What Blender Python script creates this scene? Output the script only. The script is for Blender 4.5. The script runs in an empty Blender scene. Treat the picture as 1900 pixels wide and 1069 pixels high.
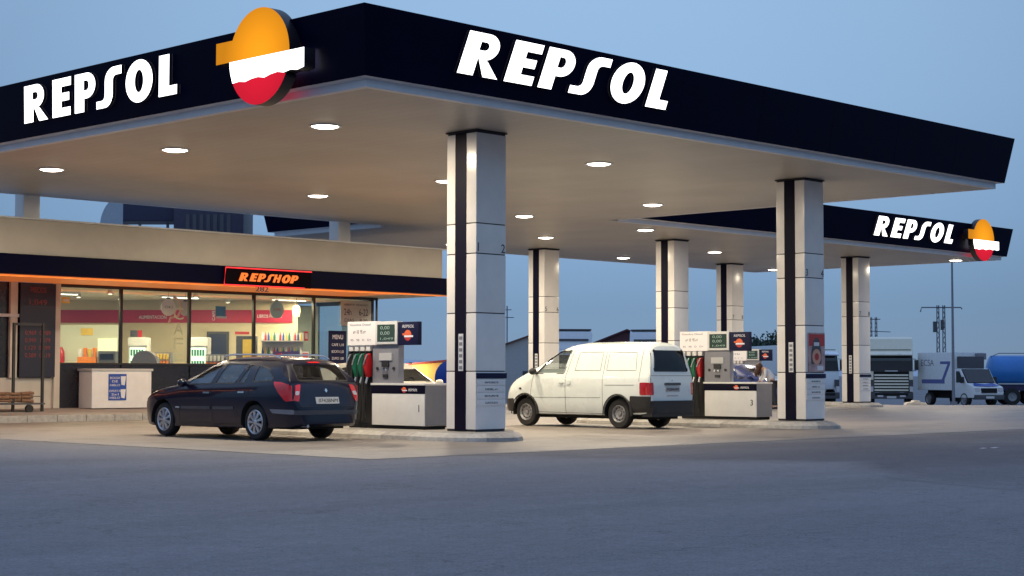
import bpy, bmesh, math, random
from mathutils import Vector, Matrix
from mathutils.bvhtree import BVHTree
random.seed(7)
R = math.radians
scene = bpy.context.scene
C = scene.collection

# ------------------------------------------------------------------ camera, sky, exposure
YAW, PITCH, EYE = 0.801, 0.0513, 1.155
cd = bpy.data.cameras.new('camera'); cam = bpy.data.objects.new('camera', cd); C.objects.link(cam)
cd.sensor_width = 36; cd.lens = 3133.6/1900*36; cd.clip_start = 0.1; cd.clip_end = 9000
cam.matrix_world = (Matrix.Translation((0, 0, EYE)) @ Matrix.Rotation(-YAW, 4, 'Z')
                    @ Matrix.Rotation(math.pi/2+PITCH, 4, 'X') @ Matrix.Rotation(0.0014, 4, 'Z'))
scene.camera = cam
world = bpy.data.worlds.new('World'); scene.world = world; world.use_nodes = True
nt = world.node_tree; bg = nt.nodes['Background']
sky = nt.nodes.new('ShaderNodeTexSky'); sky.sky_type = 'NISHITA'; sky.sun_disc = False
sky.sun_elevation = R(5.0); sky.sun_rotation = R(200); sky.altitude = 300
sky.air_density = 1.0; sky.dust_density = 0.0; sky.ozone_density = 6.0
# dusk: a faint low-sun sky plus the even blue haze layer that hangs over the horizon after sunset
wtc = nt.nodes.new('ShaderNodeTexCoord'); wsep = nt.nodes.new('ShaderNodeSeparateXYZ'); nt.links.new(wtc.outputs['Generated'], wsep.inputs[0])
wr = nt.nodes.new('ShaderNodeValToRGB'); nt.links.new(wsep.outputs['Z'], wr.inputs[0])
cr = wr.color_ramp; cr.elements[0].position = 0.0; cr.elements[0].color = (0.185, 0.275, 0.415, 1)
cr.elements[1].position = 1.0; cr.elements[1].color = (0.46, 0.66, 1.16, 1)
for p_, c_ in ((0.04, (0.182, 0.290, 0.452)), (0.09, (0.235, 0.378, 0.585)), (0.16, (0.292, 0.460, 0.69)), (0.24, (0.335, 0.525, 0.775))):
    e_ = cr.elements.new(p_); e_.color = (*c_, 1)
wdot = nt.nodes.new('ShaderNodeVectorMath'); wdot.operation = 'DOT_PRODUCT'; nt.links.new(wtc.outputs['Generated'], wdot.inputs[0])
wdot.inputs[1].default_value = (math.sin(YAW+R(2)), math.cos(YAW+R(2)), 0)      # the brighter side of the dusk sky
wmr = nt.nodes.new('ShaderNodeMapRange'); wmr.inputs['From Min'].default_value = 0.93; wmr.inputs['From Max'].default_value = 1.0
wmr.inputs['To Min'].default_value = 0.76; wmr.inputs['To Max'].default_value = 1.07; nt.links.new(wdot.outputs['Value'], wmr.inputs['Value'])
wsc = nt.nodes.new('ShaderNodeVectorMath'); wsc.operation = 'SCALE'; nt.links.new(wr.outputs[0], wsc.inputs[0]); nt.links.new(wmr.outputs[0], wsc.inputs['Scale'])
wns = nt.nodes.new('ShaderNodeVectorMath'); wns.operation = 'SCALE'; wns.inputs['Scale'].default_value = 0.012; nt.links.new(sky.outputs[0], wns.inputs[0])
wad = nt.nodes.new('ShaderNodeVectorMath'); wad.operation = 'ADD'; nt.links.new(wsc.outputs[0], wad.inputs[0]); nt.links.new(wns.outputs[0], wad.inputs[1])
nt.links.new(wad.outputs[0], bg.inputs[0]); bg.inputs[1].default_value = 1.0
scene.view_settings.view_transform = 'Standard'; scene.view_settings.look = 'None'
scene.view_settings.exposure = 0.0; scene.view_settings.gamma = 1
scene.render.engine = 'CYCLES'
scene.cycles.use_denoising = True
scene.cycles.max_bounces = 7; scene.cycles.transparent_max_bounces = 12
scene.cycles.sample_clamp_indirect = 6
CANOPY_W = 268.0      # power of each canopy lamp

def spot(lat, dep):
    """ground position from sideways and forward metres of the viewpoint"""
    c, s = math.cos(YAW), math.sin(YAW)
    return (c*lat+s*dep, -s*lat+c*dep)
def facing(u, v, extra=0.0):
    return math.atan2(-u, v)+extra

# ------------------------------------------------------------------ materials
def mat(name, col, rough=0.5, metal=0.0, var=0.0, scale=8.0, bump=0.0, bscale=60.0, emit=0.0, coat=0.0, spec=0.5, ecol=None):
    m = bpy.data.materials.new(name); m.use_nodes = True
    n = m.node_tree; b = n.nodes['Principled BSDF']
    b.inputs['Base Color'].default_value = (*col, 1); b.inputs['Roughness'].default_value = rough
    b.inputs['Metallic'].default_value = metal; b.inputs['Specular IOR Level'].default_value = spec
    b.inputs['Coat Weight'].default_value = coat; b.inputs['Coat Roughness'].default_value = 0.04
    if emit:
        b.inputs['Emission Color'].default_value = (*(ecol or col), 1); b.inputs['Emission Strength'].default_value = emit
    if var or bump:
        tc = n.nodes.new('ShaderNodeTexCoord')
    if var:
        nz = n.nodes.new('ShaderNodeTexNoise'); nz.inputs['Scale'].default_value = scale; nz.inputs['Detail'].default_value = 6
        nz.inputs['Roughness'].default_value = 0.6
        n.links.new(tc.outputs['Object'], nz.inputs['Vector'])
        r = n.nodes.new('ShaderNodeValToRGB')
        r.color_ramp.elements[0].position = 0.3; r.color_ramp.elements[1].position = 0.72
        r.color_ramp.elements[0].color = (*[c*(1-var) for c in col], 1)
        r.color_ramp.elements[1].color = (*[min(1, c*(1+var)) for c in col], 1)
        n.links.new(nz.outputs['Fac'], r.inputs[0]); n.links.new(r.outputs[0], b.inputs['Base Color'])
        mr = n.nodes.new('ShaderNodeMapRange'); mr.inputs['To Min'].default_value = max(0.02, rough*0.8); mr.inputs['To Max'].default_value = min(1, rough*1.2)
        n.links.new(nz.outputs['Fac'], mr.inputs['Value']); n.links.new(mr.outputs[0], b.inputs['Roughness'])
    if bump:
        nb = n.nodes.new('ShaderNodeTexNoise'); nb.inputs['Scale'].default_value = bscale; nb.inputs['Detail'].default_value = 4
        n.links.new(tc.outputs['Object'], nb.inputs['Vector'])
        bp = n.nodes.new('ShaderNodeBump'); bp.inputs['Strength'].default_value = bump; bp.inputs['Distance'].default_value = 0.02
        n.links.new(nb.outputs['Fac'], bp.inputs['Height']); n.links.new(bp.outputs[0], b.inputs['Normal'])
    return m

def glass_mat(name, tint, refl=1.5, rough=0.0):
    """clear pane: see-through with a tint, mirror-like towards grazing angles (same from both sides)"""
    m = bpy.data.materials.new(name); m.use_nodes = True; n = m.node_tree; n.nodes.clear()
    o = n.nodes.new('ShaderNodeOutputMaterial'); mx = n.nodes.new('ShaderNodeMixShader')
    t = n.nodes.new('ShaderNodeBsdfTransparent'); g = n.nodes.new('ShaderNodeBsdfGlossy'); f = n.nodes.new('ShaderNodeLayerWeight')
    t.inputs[0].default_value = (*tint, 1); g.inputs['Roughness'].default_value = rough; f.inputs['Blend'].default_value = 0.5
    f0 = ((refl-1)/(refl+1))**2*1.8; p = n.nodes.new('ShaderNodeMath'); p.operation = 'POWER'; p.inputs[1].default_value = 4.0
    q = n.nodes.new('ShaderNodeMath'); q.operation = 'MULTIPLY_ADD'; q.inputs[1].default_value = 0.9-f0; q.inputs[2].default_value = f0
    n.links.new(f.outputs['Facing'], p.inputs[0]); n.links.new(p.outputs[0], q.inputs[0]); n.links.new(q.outputs[0], mx.inputs[0])
    n.links.new(t.outputs[0], mx.inputs[1]); n.links.new(g.outputs[0], mx.inputs[2]); n.links.new(mx.outputs[0], o.inputs[0]); return m

def ground_mat(name, col, var, bigvar, rough, bump, joints=None, edge=None):
    m = mat(name, col, rough)
    n = m.node_tree; b = n.nodes['Principled BSDF']; L = n.links
    tc = n.nodes.new('ShaderNodeTexCoord')
    def noise(s, d, ro=0.6, vec=None):
        z = n.nodes.new('ShaderNodeTexNoise'); z.inputs['Scale'].default_value = s; z.inputs['Detail'].default_value = d
        z.inputs['Roughness'].default_value = ro; L.new(vec or tc.outputs['Object'], z.inputs['Vector']); return z
    def mr(src, a, bb, f0=0.25, f1=0.75):
        q = n.nodes.new('ShaderNodeMapRange'); q.inputs['From Min'].default_value = f0; q.inputs['From Max'].default_value = f1
        q.inputs['To Min'].default_value = a; q.inputs['To Max'].default_value = bb; L.new(src, q.inputs['Value']); return q.outputs[0]
    def mul(a, bb):
        q = n.nodes.new('ShaderNodeMath'); q.operation = 'MULTIPLY'; L.new(a, q.inputs[0]); L.new(bb, q.inputs[1]); return q.outputs[0]
    mp = n.nodes.new('ShaderNodeMapping'); mp.inputs['Scale'].default_value = (0.35, 1.2, 1); mp.inputs['Rotation'].default_value = (0, 0, R(35))
    L.new(tc.outputs['Object'], mp.inputs['Vector'])
    f = mul(mul(mr(noise(45, 4, 0.85).outputs['Fac'], 1-var, 1+var), mr(noise(11, 5, 0.8).outputs['Fac'], 1-var*.45, 1+var*.45)), mr(noise(0.35, 5, 0.6, mp.outputs[0]).outputs['Fac'], 1-bigvar, 1+bigvar))
    f = mul(f, mr(noise(3.0, 6, 0.7).outputs['Fac'], 1-bigvar*0.6, 1+bigvar*0.6))
    if joints:
        br = n.nodes.new('ShaderNodeTexBrick'); br.offset = 0; br.inputs['Scale'].default_value = 1
        br.inputs['Brick Width'].default_value = joints; br.inputs['Row Height'].default_value = joints
        br.inputs['Mortar Size'].default_value = 0.012; br.inputs['Color1'].default_value = (1, 1, 1, 1)
        br.inputs['Color2'].default_value = (0.9, 0.9, 0.9, 1); br.inputs['Mortar'].default_value = (0.55, 0.55, 0.55, 1)
        L.new(tc.outputs['Object'], br.inputs['Vector']); bw = n.nodes.new('ShaderNodeRGBToBW'); L.new(br.outputs['Color'], bw.inputs[0])
        f = mul(f, bw.outputs[0])
        # oil drips
        v = noise(0.9, 2, 0.5); f = mul(f, mr(v.outputs['Fac'], 0.72, 1.0, 0.30, 0.42))
    else:
        # hairline cracks in old asphalt
        vo = n.nodes.new('ShaderNodeTexVoronoi'); vo.feature = 'DISTANCE_TO_EDGE'; vo.inputs['Scale'].default_value = 0.22
        ad = n.nodes.new('ShaderNodeVectorMath'); ad.operation = 'ADD'
        nz = noise(1.3, 4); sc = n.nodes.new('ShaderNodeVectorMath'); sc.operation = 'SCALE'; sc.inputs['Scale'].default_value = 1.6
        L.new(nz.outputs['Color'], sc.inputs[0]); L.new(tc.outputs['Object'], ad.inputs[0]); L.new(sc.outputs[0], ad.inputs[1])
        L.new(ad.outputs[0], vo.inputs['Vector'])
        cr = mr(vo.outputs['Distance'], 0.62, 1.0, 0.0, 0.0035)
        f = mul(f, cr)
    mx = n.nodes.new('ShaderNodeVectorMath'); mx.operation = 'SCALE'; mx.inputs[0].default_value = col
    if edge:      # 'wear' runs from 0 (the neighbouring surface's tone) to 1 (this surface)
        at = n.nodes.new('ShaderNodeAttribute'); at.attribute_name = 'wear'; wn = noise(1.6, 5, .7)
        ad = n.nodes.new('ShaderNodeMath'); ad.operation = 'MULTIPLY_ADD'; ad.inputs[1].default_value = .9; ad.inputs[2].default_value = -.45; L.new(wn.outputs['Fac'], ad.inputs[0])
        sm = n.nodes.new('ShaderNodeMath'); sm.operation = 'ADD'; L.new(at.outputs['Fac'], sm.inputs[0]); L.new(ad.outputs[0], sm.inputs[1]); sm.use_clamp = True
        cm = n.nodes.new('ShaderNodeMix'); cm.data_type = 'RGBA'; cm.inputs[6].default_value = (*edge, 1); cm.inputs[7].default_value = (*col, 1)
        L.new(sm.outputs[0], cm.inputs[0]); L.new(cm.outputs[2], mx.inputs[0])
    L.new(f, mx.inputs['Scale']); L.new(mx.outputs[0], b.inputs['Base Color'])
    nb = noise(90, 4, 0.8); bp = n.nodes.new('ShaderNodeBump'); bp.inputs['Strength'].default_value = bump; bp.inputs['Distance'].default_value = 0.01
    L.new(nb.outputs['Fac'], bp.inputs['Height']); L.new(bp.outputs[0], b.inputs['Normal'])
    return m

M = dict(
    asphalt=ground_mat('asphalt', (0.188, 0.182, 0.190), 0.60, 0.20, 0.85, 0.8),
    asphalt_new=ground_mat('fresh asphalt', (0.098, 0.094, 0.106), 0.60, 0.20, 0.85, 0.8, edge=(0.188, 0.182, 0.190)),
    concrete=ground_mat('forecourt concrete', (0.212, 0.180, 0.158), 0.22, 0.26, 0.55, 0.25, joints=5.0, edge=(0.185, 0.174, 0.176)),
    pave=ground_mat('pavement concrete', (0.30, 0.28, 0.26), 0.15, 0.18, 0.8, 0.3, joints=0.6),
    kerb=mat('kerb concrete', (0.42, 0.40, 0.37), 0.8, var=0.22, scale=9, bump=0.4, bscale=40),
    kerb_dark=mat('worn kerb concrete', (0.34, 0.315, 0.29), 0.8, var=0.25, scale=9, bump=0.4, bscale=40),
    navy=mat('navy cladding', (0.0006, 0.0007, 0.013), 0.5, var=0.25, scale=1.4, spec=0.05),
    navy_mid=mat('navy board', (0.008, 0.010, 0.045), 0.45, var=0.1, spec=.2),
    trim=mat('pale metal trim', (0.62, 0.62, 0.64), 0.4, var=0.06, scale=3),
    soffit=None,
    panel=mat('white enamelled panel', (0.80, 0.77, 0.74), 0.22, var=0.05, scale=2.2, bump=0.03, bscale=3),
    gap=mat('black joint', (0.02, 0.02, 0.025), 0.6),
    stripe=mat('dark stripe', (0.003, 0.0025, 0.016), 0.5, var=0.1, scale=2, spec=0.12),
    roof=mat('roof sheet', (0.25, 0.25, 0.26), 0.7, var=0.2, scale=1.2),
    white_lit=mat('lit white acrylic', (0.9, 0.9, 0.88), 0.3, emit=2.6, ecol=(1, 0.98, 0.93)),
    orange_lit=mat('lit orange acrylic', (0.12, 0.04, 0.0), 0.6, emit=0.95, ecol=(1.0, 0.36, 0.012), spec=0.05),
    red_lit=mat('lit red acrylic', (0.1, 0.003, 0.006), 0.6, emit=0.78, ecol=(0.92, 0.016, 0.045), spec=0.05),
    sign_side=mat('sign return', (0.02, 0.015, 0.02), 0.4),
    lamp=mat('lamp lens', (1, 0.95, 0.85), 0.3, emit=14, ecol=(1, 0.9, 0.74)),
    lamp_ring=mat('lamp ring', (0.5, 0.5, 0.5), 0.35, metal=0.7),
    render=mat('painted render', (0.40, 0.36, 0.31), 0.8, var=0.08, scale=1.2, bump=0.15, bscale=25),
    pilaster=mat('cream pilaster', (0.55, 0.51, 0.44), 0.7, var=0.06, scale=3),
    frame=mat('dark window frame', (0.015, 0.015, 0.018), 0.35),
    dark_panel=mat('dark spandrel', (0.012, 0.013, 0.022), 0.25, var=0.15, scale=3),
    shop_glass=glass_mat('shop glass', (0.93, 0.96, 0.95), 1.45),
    wall_in=mat('shop wall cream', (0.62, 0.53, 0.36), 0.7, var=0.05, scale=2),
    ceil_in=mat('shop ceiling', (0.70, 0.68, 0.56), 0.7, var=0.04),
    floor_in=mat('shop floor tile', (0.35, 0.32, 0.28), 0.3, var=0.08),
    band=mat('crimson band', (0.42, 0.004, 0.035), 0.5, var=0.08, scale=1),
    black=mat('black plastic', (0.018, 0.018, 0.02), 0.45, var=0.1, scale=20),
    rubber=mat('rubber', (0.018, 0.017, 0.017), 0.75, var=0.15, scale=30),
    grey=mat('grey enamel', (0.22, 0.22, 0.25), 0.4, var=0.05),
    dgrey=mat('dark grey', (0.07, 0.07, 0.08), 0.5, var=0.05),
    lgrey=mat('light grey', (0.5, 0.5, 0.5), 0.45, var=0.05),
    white=mat('white paint', (0.75, 0.74, 0.72), 0.35, var=0.05, scale=4),
    chrome=mat('chrome', (0.8, 0.8, 0.8), 0.12, metal=1),
    alu=mat('wheel silver', (0.55, 0.55, 0.57), 0.3, metal=0.6, var=0.08),
    red=mat('red plastic', (0.45, 0.015, 0.02), 0.3),
    green=mat('green plastic', (0.01, 0.14, 0.07), 0.35),
    yellow=mat('yellow', (0.75, 0.5, 0.08), 0.5, var=0.1),
    blue=mat('blue paint', (0.02, 0.07, 0.35), 0.35, var=0.08),
    orange=mat('orange', (0.8, 0.22, 0.03), 0.5, var=0.1),
    text_dark=mat('dark ink', (0.03, 0.03, 0.05), 0.6),
    text_white=mat('white ink', (0.7, 0.7, 0.72), 0.5),
    text_red=mat('red ink', (0.5, 0.04, 0.04), 0.5),
    wood=mat('firewood', (0.22, 0.12, 0.07), 0.85, var=0.4, scale=15),
)

def soffit_mat():
    m = mat('soffit sheet', (0.52, 0.49, 0.44), 0.42); n = m.node_tree; b = n.nodes['Principled BSDF']
    tc = n.nodes.new('ShaderNodeTexCoord'); br = n.nodes.new('ShaderNodeTexBrick'); br.offset = 0
    br.inputs['Scale'].default_value = 1; br.inputs['Brick Width'].default_value = 60; br.inputs['Row Height'].default_value = 0.3
    br.inputs['Mortar Size'].default_value = 0.006; br.inputs['Color1'].default_value = (0.52, 0.49, 0.44, 1)
    br.inputs['Color2'].default_value = (0.50, 0.47, 0.42, 1); br.inputs['Mortar'].default_value = (0.36, 0.34, 0.30, 1)
    mp = n.nodes.new('ShaderNodeMapping'); mp.inputs['Rotation'].default_value = (0, 0, R(90))
    n.links.new(tc.outputs['Object'], mp.inputs[0]); n.links.new(mp.outputs[0], br.inputs['Vector'])
    nz = n.nodes.new('ShaderNodeTexNoise'); nz.inputs['Scale'].default_value = 0.5; nz.inputs['Detail'].default_value = 4
    n.links.new(tc.outputs['Object'], nz.inputs['Vector'])
    mx = n.nodes.new('ShaderNodeMix'); mx.data_type = 'RGBA'; mx.blend_type = 'MULTIPLY'; mx.inputs[0].default_value = 0.35
    n.links.new(br.outputs['Color'], mx.inputs[6]); n.links.new(nz.outputs['Fac'], mx.inputs[7]); n.links.new(mx.outputs[2], b.inputs['Base Color'])
    return m
M['soffit'] = soffit_mat()
def glow_from_centre(m, hi, lo, rad):
    """tubes behind the middle of a lit sign: brighter centre, weaker rim"""
    n = m.node_tree; tc = n.nodes.new('ShaderNodeTexCoord'); ln = n.nodes.new('ShaderNodeVectorMath'); ln.operation = 'LENGTH'
    mr = n.nodes.new('ShaderNodeMapRange'); mr.inputs['From Max'].default_value = rad; mr.inputs['To Min'].default_value = hi; mr.inputs['To Max'].default_value = lo
    n.links.new(tc.outputs['Object'], ln.inputs[0]); n.links.new(ln.outputs['Value'], mr.inputs['Value']); n.links.new(mr.outputs[0], n.nodes['Principled BSDF'].inputs['Emission Strength'])
glow_from_centre(M['orange_lit'], 1.3, 0.62, .95); glow_from_centre(M['red_lit'], 1.0, 0.62, .9)

# ------------------------------------------------------------------ object helpers
def tag(o, label=None, cat=None, group=None, kind=None):
    if label: o['label'] = label
    if cat: o['category'] = cat
    if group: o['group'] = group
    if kind: o['kind'] = kind
    return o
def thing(name, label, cat, loc=(0, 0, 0), rz=0.0, group=None):
    o = bpy.data.objects.new(name, None); C.objects.link(o); o.location = loc; o.rotation_euler = (0, 0, rz)
    o.empty_display_size = 0.3
    return tag(o, label, cat, group)
def org(p):
    v = Vector((0, 0, 0))
    while p is not None:
        v += p.location; p = p.parent
    return v
def kids(o): return [c for c in bpy.data.objects if c.parent == o]
def dup(o, loc=None, rz=None, label=None, parent=None):
    c = o.copy(); C.objects.link(c)
    if parent is not None: c.parent = parent
    if loc is not None: c.location = loc
    if rz is not None: c.rotation_euler = (0, 0, rz)
    if label: c['label'] = label
    for k in kids(o): dup(k, parent=c)
    return c

class MB:
    def __init__(s): s.v = []; s.f = []; s.mi = []; s.k = 0
    def add(s, vs, fs):
        b = len(s.v); s.v += [Vector(p) for p in vs]; s.f += [[b+i for i in f] for f in fs]; s.mi += [s.k]*len(fs); return s
    def box(s, x0, x1, y0, y1, z0, z1):
        x0, x1 = min(x0, x1), max(x0, x1); y0, y1 = min(y0, y1), max(y0, y1); z0, z1 = min(z0, z1), max(z0, z1)
        vs = [(x, y, z) for z in (z0, z1) for y in (y0, y1) for x in (x0, x1)]
        return s.add(vs, [(0, 2, 3, 1), (4, 5, 7, 6), (0, 1, 5, 4), (2, 6, 7, 3), (0, 4, 6, 2), (1, 3, 7, 5)])
    def prism(s, pts, axis, a0, a1):
        """2D outline pts extruded along axis; for x: (y,z); y: (x,z); z: (x,y)"""
        n = len(pts)
        def P(p, a): return {'x': (a, p[0], p[1]), 'y': (p[0], a, p[1]), 'z': (p[0], p[1], a)}[axis]
        vs = [P(p, a0) for p in pts]+[P(p, a1) for p in pts]
        return s.add(vs, [list(range(n))[::-1], list(range(n, 2*n))]+[(i, (i+1) % n, n+(i+1) % n, n+i) for i in range(n)])
    def tube(s, pts, r, n=8, cap=True):
        pts = [Vector(p) for p in pts]; rs = r if isinstance(r, (list, tuple)) else [r]*len(pts)
        vs = []; up = None
        for i, p in enumerate(pts):
            d = (pts[min(i+1, len(pts)-1)]-pts[max(i-1, 0)]).normalized()
            if up is None: up = Vector((0, 0, 1)) if abs(d.z) < 0.9 else Vector((1, 0, 0))
            a = d.cross(up).normalized(); b = a.cross(d).normalized(); up = b
            vs += [p+(a*math.cos(t)+b*math.sin(t))*rs[i] for t in [2*math.pi*j/n for j in range(n)]]
        fs = [(i*n+j, i*n+(j+1) % n, (i+1)*n+(j+1) % n, (i+1)*n+j) for i in range(len(pts)-1) for j in range(n)]
        if cap: fs += [list(range(n))[::-1], list(range((len(pts)-1)*n, len(pts)*n))]
        return s.add(vs, fs)
    def lathe(s, prof, c=(0, 0, 0), axis='z', n=32, flip=1, a0=0, a1=2*math.pi):
        """prof: (radius, height)"""
        c = Vector(c); vs = []; full = abs(a1-a0-2*math.pi) < 1e-6; m = n if full else n+1
        for r, h in prof:
            for j in range(m):
                t = a0+(a1-a0)*j/n; x, y = r*math.cos(t), r*math.sin(t); h2 = h*flip
                vs.append(c+Vector({'z': (x, y, h2), 'y': (x, h2, y), 'x': (h2, x, y)}[axis]))
        fs = []
        for i in range(len(prof)-1):
            for j in range(n if not full else n):
                k = (j+1) % m if full else j+1
                fs.append((i*m+j, i*m+k, (i+1)*m+k, (i+1)*m+j))
        return s.add(vs, fs)
    def disc(s, c, r, axis='z', n=24):
        c = Vector(c)
        vs = [c+Vector({'z': (r*math.cos(t), r*math.sin(t), 0), 'y': (r*math.cos(t), 0, r*math.sin(t)), 'x': (0, r*math.cos(t), r*math.sin(t))}[axis]) for t in [2*math.pi*j/n for j in range(n)]]
        return s.add(vs, [list(range(n))])
    def blob(s, c, r, n=10, sx=1, sy=1, sz=1):
        pr = [(max(1e-3, math.sin(math.pi*i/n))*r, -math.cos(math.pi*i/n)*r) for i in range(n+1)]
        b = len(s.v); s.lathe(pr, (0, 0, 0), n=n+4)
        for i in range(b, len(s.v)):
            q = s.v[i]; s.v[i] = Vector((q.x*sx, q.y*sy, q.z*sz))+Vector(c)
        return s
    def build(s, name, m, parent=None, smooth=False, bevel=0.0, recalc=True, angle=35):
        me = bpy.data.meshes.new(name); o0 = org(parent)
        me.from_pydata([tuple(p-o0) for p in s.v], [], s.f)
        for q in (m if isinstance(m, (list, tuple)) else [m]): me.materials.append(q)
        for p, i in zip(me.polygons, s.mi): p.material_index = i
        bm = bmesh.new(); bm.from_mesh(me)
        if recalc: bmesh.ops.recalc_face_normals(bm, faces=bm.faces)
        if bevel:
            bmesh.ops.remove_doubles(bm, verts=bm.verts, dist=1e-5)
            es = [e for e in bm.edges if len(e.link_faces) == 2 and e.calc_face_angle(0) > R(30)]
            bmesh.ops.bevel(bm, geom=es, offset=bevel, segments=2, affect='EDGES', profile=0.7, clamp_overlap=True)
        bm.to_mesh(me); bm.free()
        o = bpy.data.objects.new(name, me); C.objects.link(o)
        if parent is not None: o.parent = parent
        if smooth or bevel:
            me.polygons.foreach_set('use_smooth', [True]*len(me.polygons)); me.set_sharp_from_angle(angle=R(angle))
        return o

def text_mesh(s, size_h, mm, name, parent, pos, right, up, width=None, shear=0.0, depth=0.004, space=1.0, align='L', line=1.0):
    cu = bpy.data.curves.new('t', 'FONT'); cu.body = s; cu.shear = shear; cu.space_character = space; cu.space_line = line
    cu.extrude = 0.001; cu.resolution_u = 3
    if align == 'C': cu.align_x = 'CENTER'
    to = bpy.data.objects.new('t', cu); C.objects.link(to)
    dg = bpy.context.evaluated_depsgraph_get(); me = bpy.data.meshes.new_from_object(to.evaluated_get(dg))
    bpy.data.objects.remove(to); bpy.data.curves.remove(cu)
    xs = [v.co.x for v in me.vertices]; ys = [v.co.y for v in me.vertices]
    if not xs: return None
    k = size_h/(max(ys)-min(ys)); kx = (width/(max(xs)-min(xs))) if width else k
    right = Vector(right).normalized(); up = Vector(up).normalized(); nn = right.cross(up)
    x0 = (min(xs) if align == 'L' else (min(xs)+max(xs))/2); y0 = min(ys); o0 = org(parent)
    for v in me.vertices:
        c = v.co; v.co = Vector(pos)+right*((c.x-x0)*kx)+up*((c.y-y0)*k)+nn*(depth if c.z > 0 else 0.0)-o0
    me.materials.append(mm); me.name = name
    o = bpy.data.objects.new(name, me); C.objects.link(o); o.parent = parent
    return o

def curve_mesh(loops, name, mm, parent, pos, right, up, depth):
    """flat filled outlines (with holes) in metres, extruded outward"""
    cu = bpy.data.curves.new('c', 'CURVE'); cu.dimensions = '2D'; cu.fill_mode = 'BOTH'; cu.extrude = 0.5
    for L in loops:
        sp = cu.splines.new('POLY'); sp.points.add(len(L)-1); sp.use_cyclic_u = True
        for i, p in enumerate(L): sp.points[i].co = (p[0], p[1], 0, 1)
    co = bpy.data.objects.new('c', cu); C.objects.link(co)
    dg = bpy.context.evaluated_depsgraph_get(); me = bpy.data.meshes.new_from_object(co.evaluated_get(dg))
    bpy.data.objects.remove(co); bpy.data.curves.remove(cu)
    right = Vector(right).normalized(); up = Vector(up).normalized(); nn = right.cross(up); o0 = org(parent)
    for v in me.vertices:
        c = v.co; v.co = Vector(pos)+right*c.x+up*c.y+nn*(depth if c.z > 0 else 0.0)-o0
    ms = mm if isinstance(mm, (list, tuple)) else [mm]
    me.materials.clear()
    for q in ms: me.materials.append(q)
    if len(ms) > 1:
        me.update()
        for p in me.polygons: p.material_index = 0 if abs(p.normal.dot(nn)) > 0.7 else 1
    me.name = name; o = bpy.data.objects.new(name, me); C.objects.link(o); o.parent = parent
    return o

def arc(cx, cy, rx, ry, a0, a1, n=12):
    return [(cx+rx*math.cos(R(a0+(a1-a0)*i/n)), cy+ry*math.sin(R(a0+(a1-a0)*i/n))) for i in range(n+1)]
# letter outlines, height 1
GLY = {
 'R': [[(0, 0), (0, 1), (.62, 1)]+arc(.66, .69, .42, .31, 90, -75, 14)+[(.84, .36), (1.30, 0), (.82, 0), (.53, .40), (.50, .40), (.50, 0)], [(.46, .60)]+arc(.62, .70, .13, .10, -90, 90, 8)+[(.46, .80)]],
 'E': [[(0, 0), (0, 1), (.97, 1), (.97, .78), (.48, .78), (.48, .61), (.88, .61), (.88, .40), (.48, .40), (.48, .22), (.95, .22), (.95, 0)]],
 'P': [[(0, 0), (0, 1), (.58, 1)]+arc(.60, .67, .44, .33, 90, -90, 14)+[(.48, .34), (.48, 0)], [(.46, .55)]+arc(.58, .68, .13, .13, -90, 90, 8)+[(.46, .81)]],
 'S': [[(.0, 0)]+arc(.42, .34, .38, .34, -90, 0, 8)+arc(.98, .66, .18, .13, 180, 90, 6)+[(1.22, .79), (1.22, 1)]+arc(.86, .66, .45, .34, 90, 180, 8)+arc(.24, .32, .17, .13, 0, -90, 6)+[(0, .19)]],
 'O': [arc(.62, .5, .63, .53, 0, 350, 35), [(x+.0, y) for x, y in arc(.62, .5, .20, .28, 350, 0, 35)]],
 'L': [[(0, 0), (0, 1), (.46, 1), (.46, .23), (.82, .23), (.82, 0)]],
}
GLY['H'] = [[(0, 0), (0, 1), (.32, 1), (.32, .62), (.66, .62), (.66, 1), (.98, 1), (.98, 0), (.66, 0), (.66, .40), (.32, .40), (.32, 0)]]
def brand_letters(name, parent, pos, right, up, H, depth, starts=(0, 1.05, 1.85, 2.60, 3.58, 4.63), kx=1.0, shear=0.26, bright='white_lit', word='REPSOL'):
    loops = []
    for ch, st in zip(word, starts):
        for L in GLY[ch]: loops.append([((st+x*H+shear*y*H)*kx, y*H) for x, y in L])
    return curve_mesh(loops, name, [M[bright], M['sign_side']] if depth > 0.02 else M[bright], parent, pos, right, up, depth)

def offset_poly(p, d):
    """move outline inwards by d (any winding)"""
    A = sum(p[i][0]*p[(i+1) % len(p)][1]-p[(i+1) % len(p)][0]*p[i][1] for i in range(len(p)))
    s = 1 if A > 0 else -1; out = []
    for i in range(len(p)):
        a, b, c = Vector(p[i-1]), Vector(p[i]), Vector(p[(i+1) % len(p)])
        e1, e2 = (b-a).normalized(), (c-b).normalized(); n1, n2 = Vector((-e1.y, e1.x))*s, Vector((-e2.y, e2.x))*s
        n = (n1+n2)
        if n.length < 1e-6: n = n1
        n.normalize(); k = d/max(0.45, n.dot(n1)); out.append((b.x+n.x*k, b.y+n.y*k))
    return out

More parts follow.
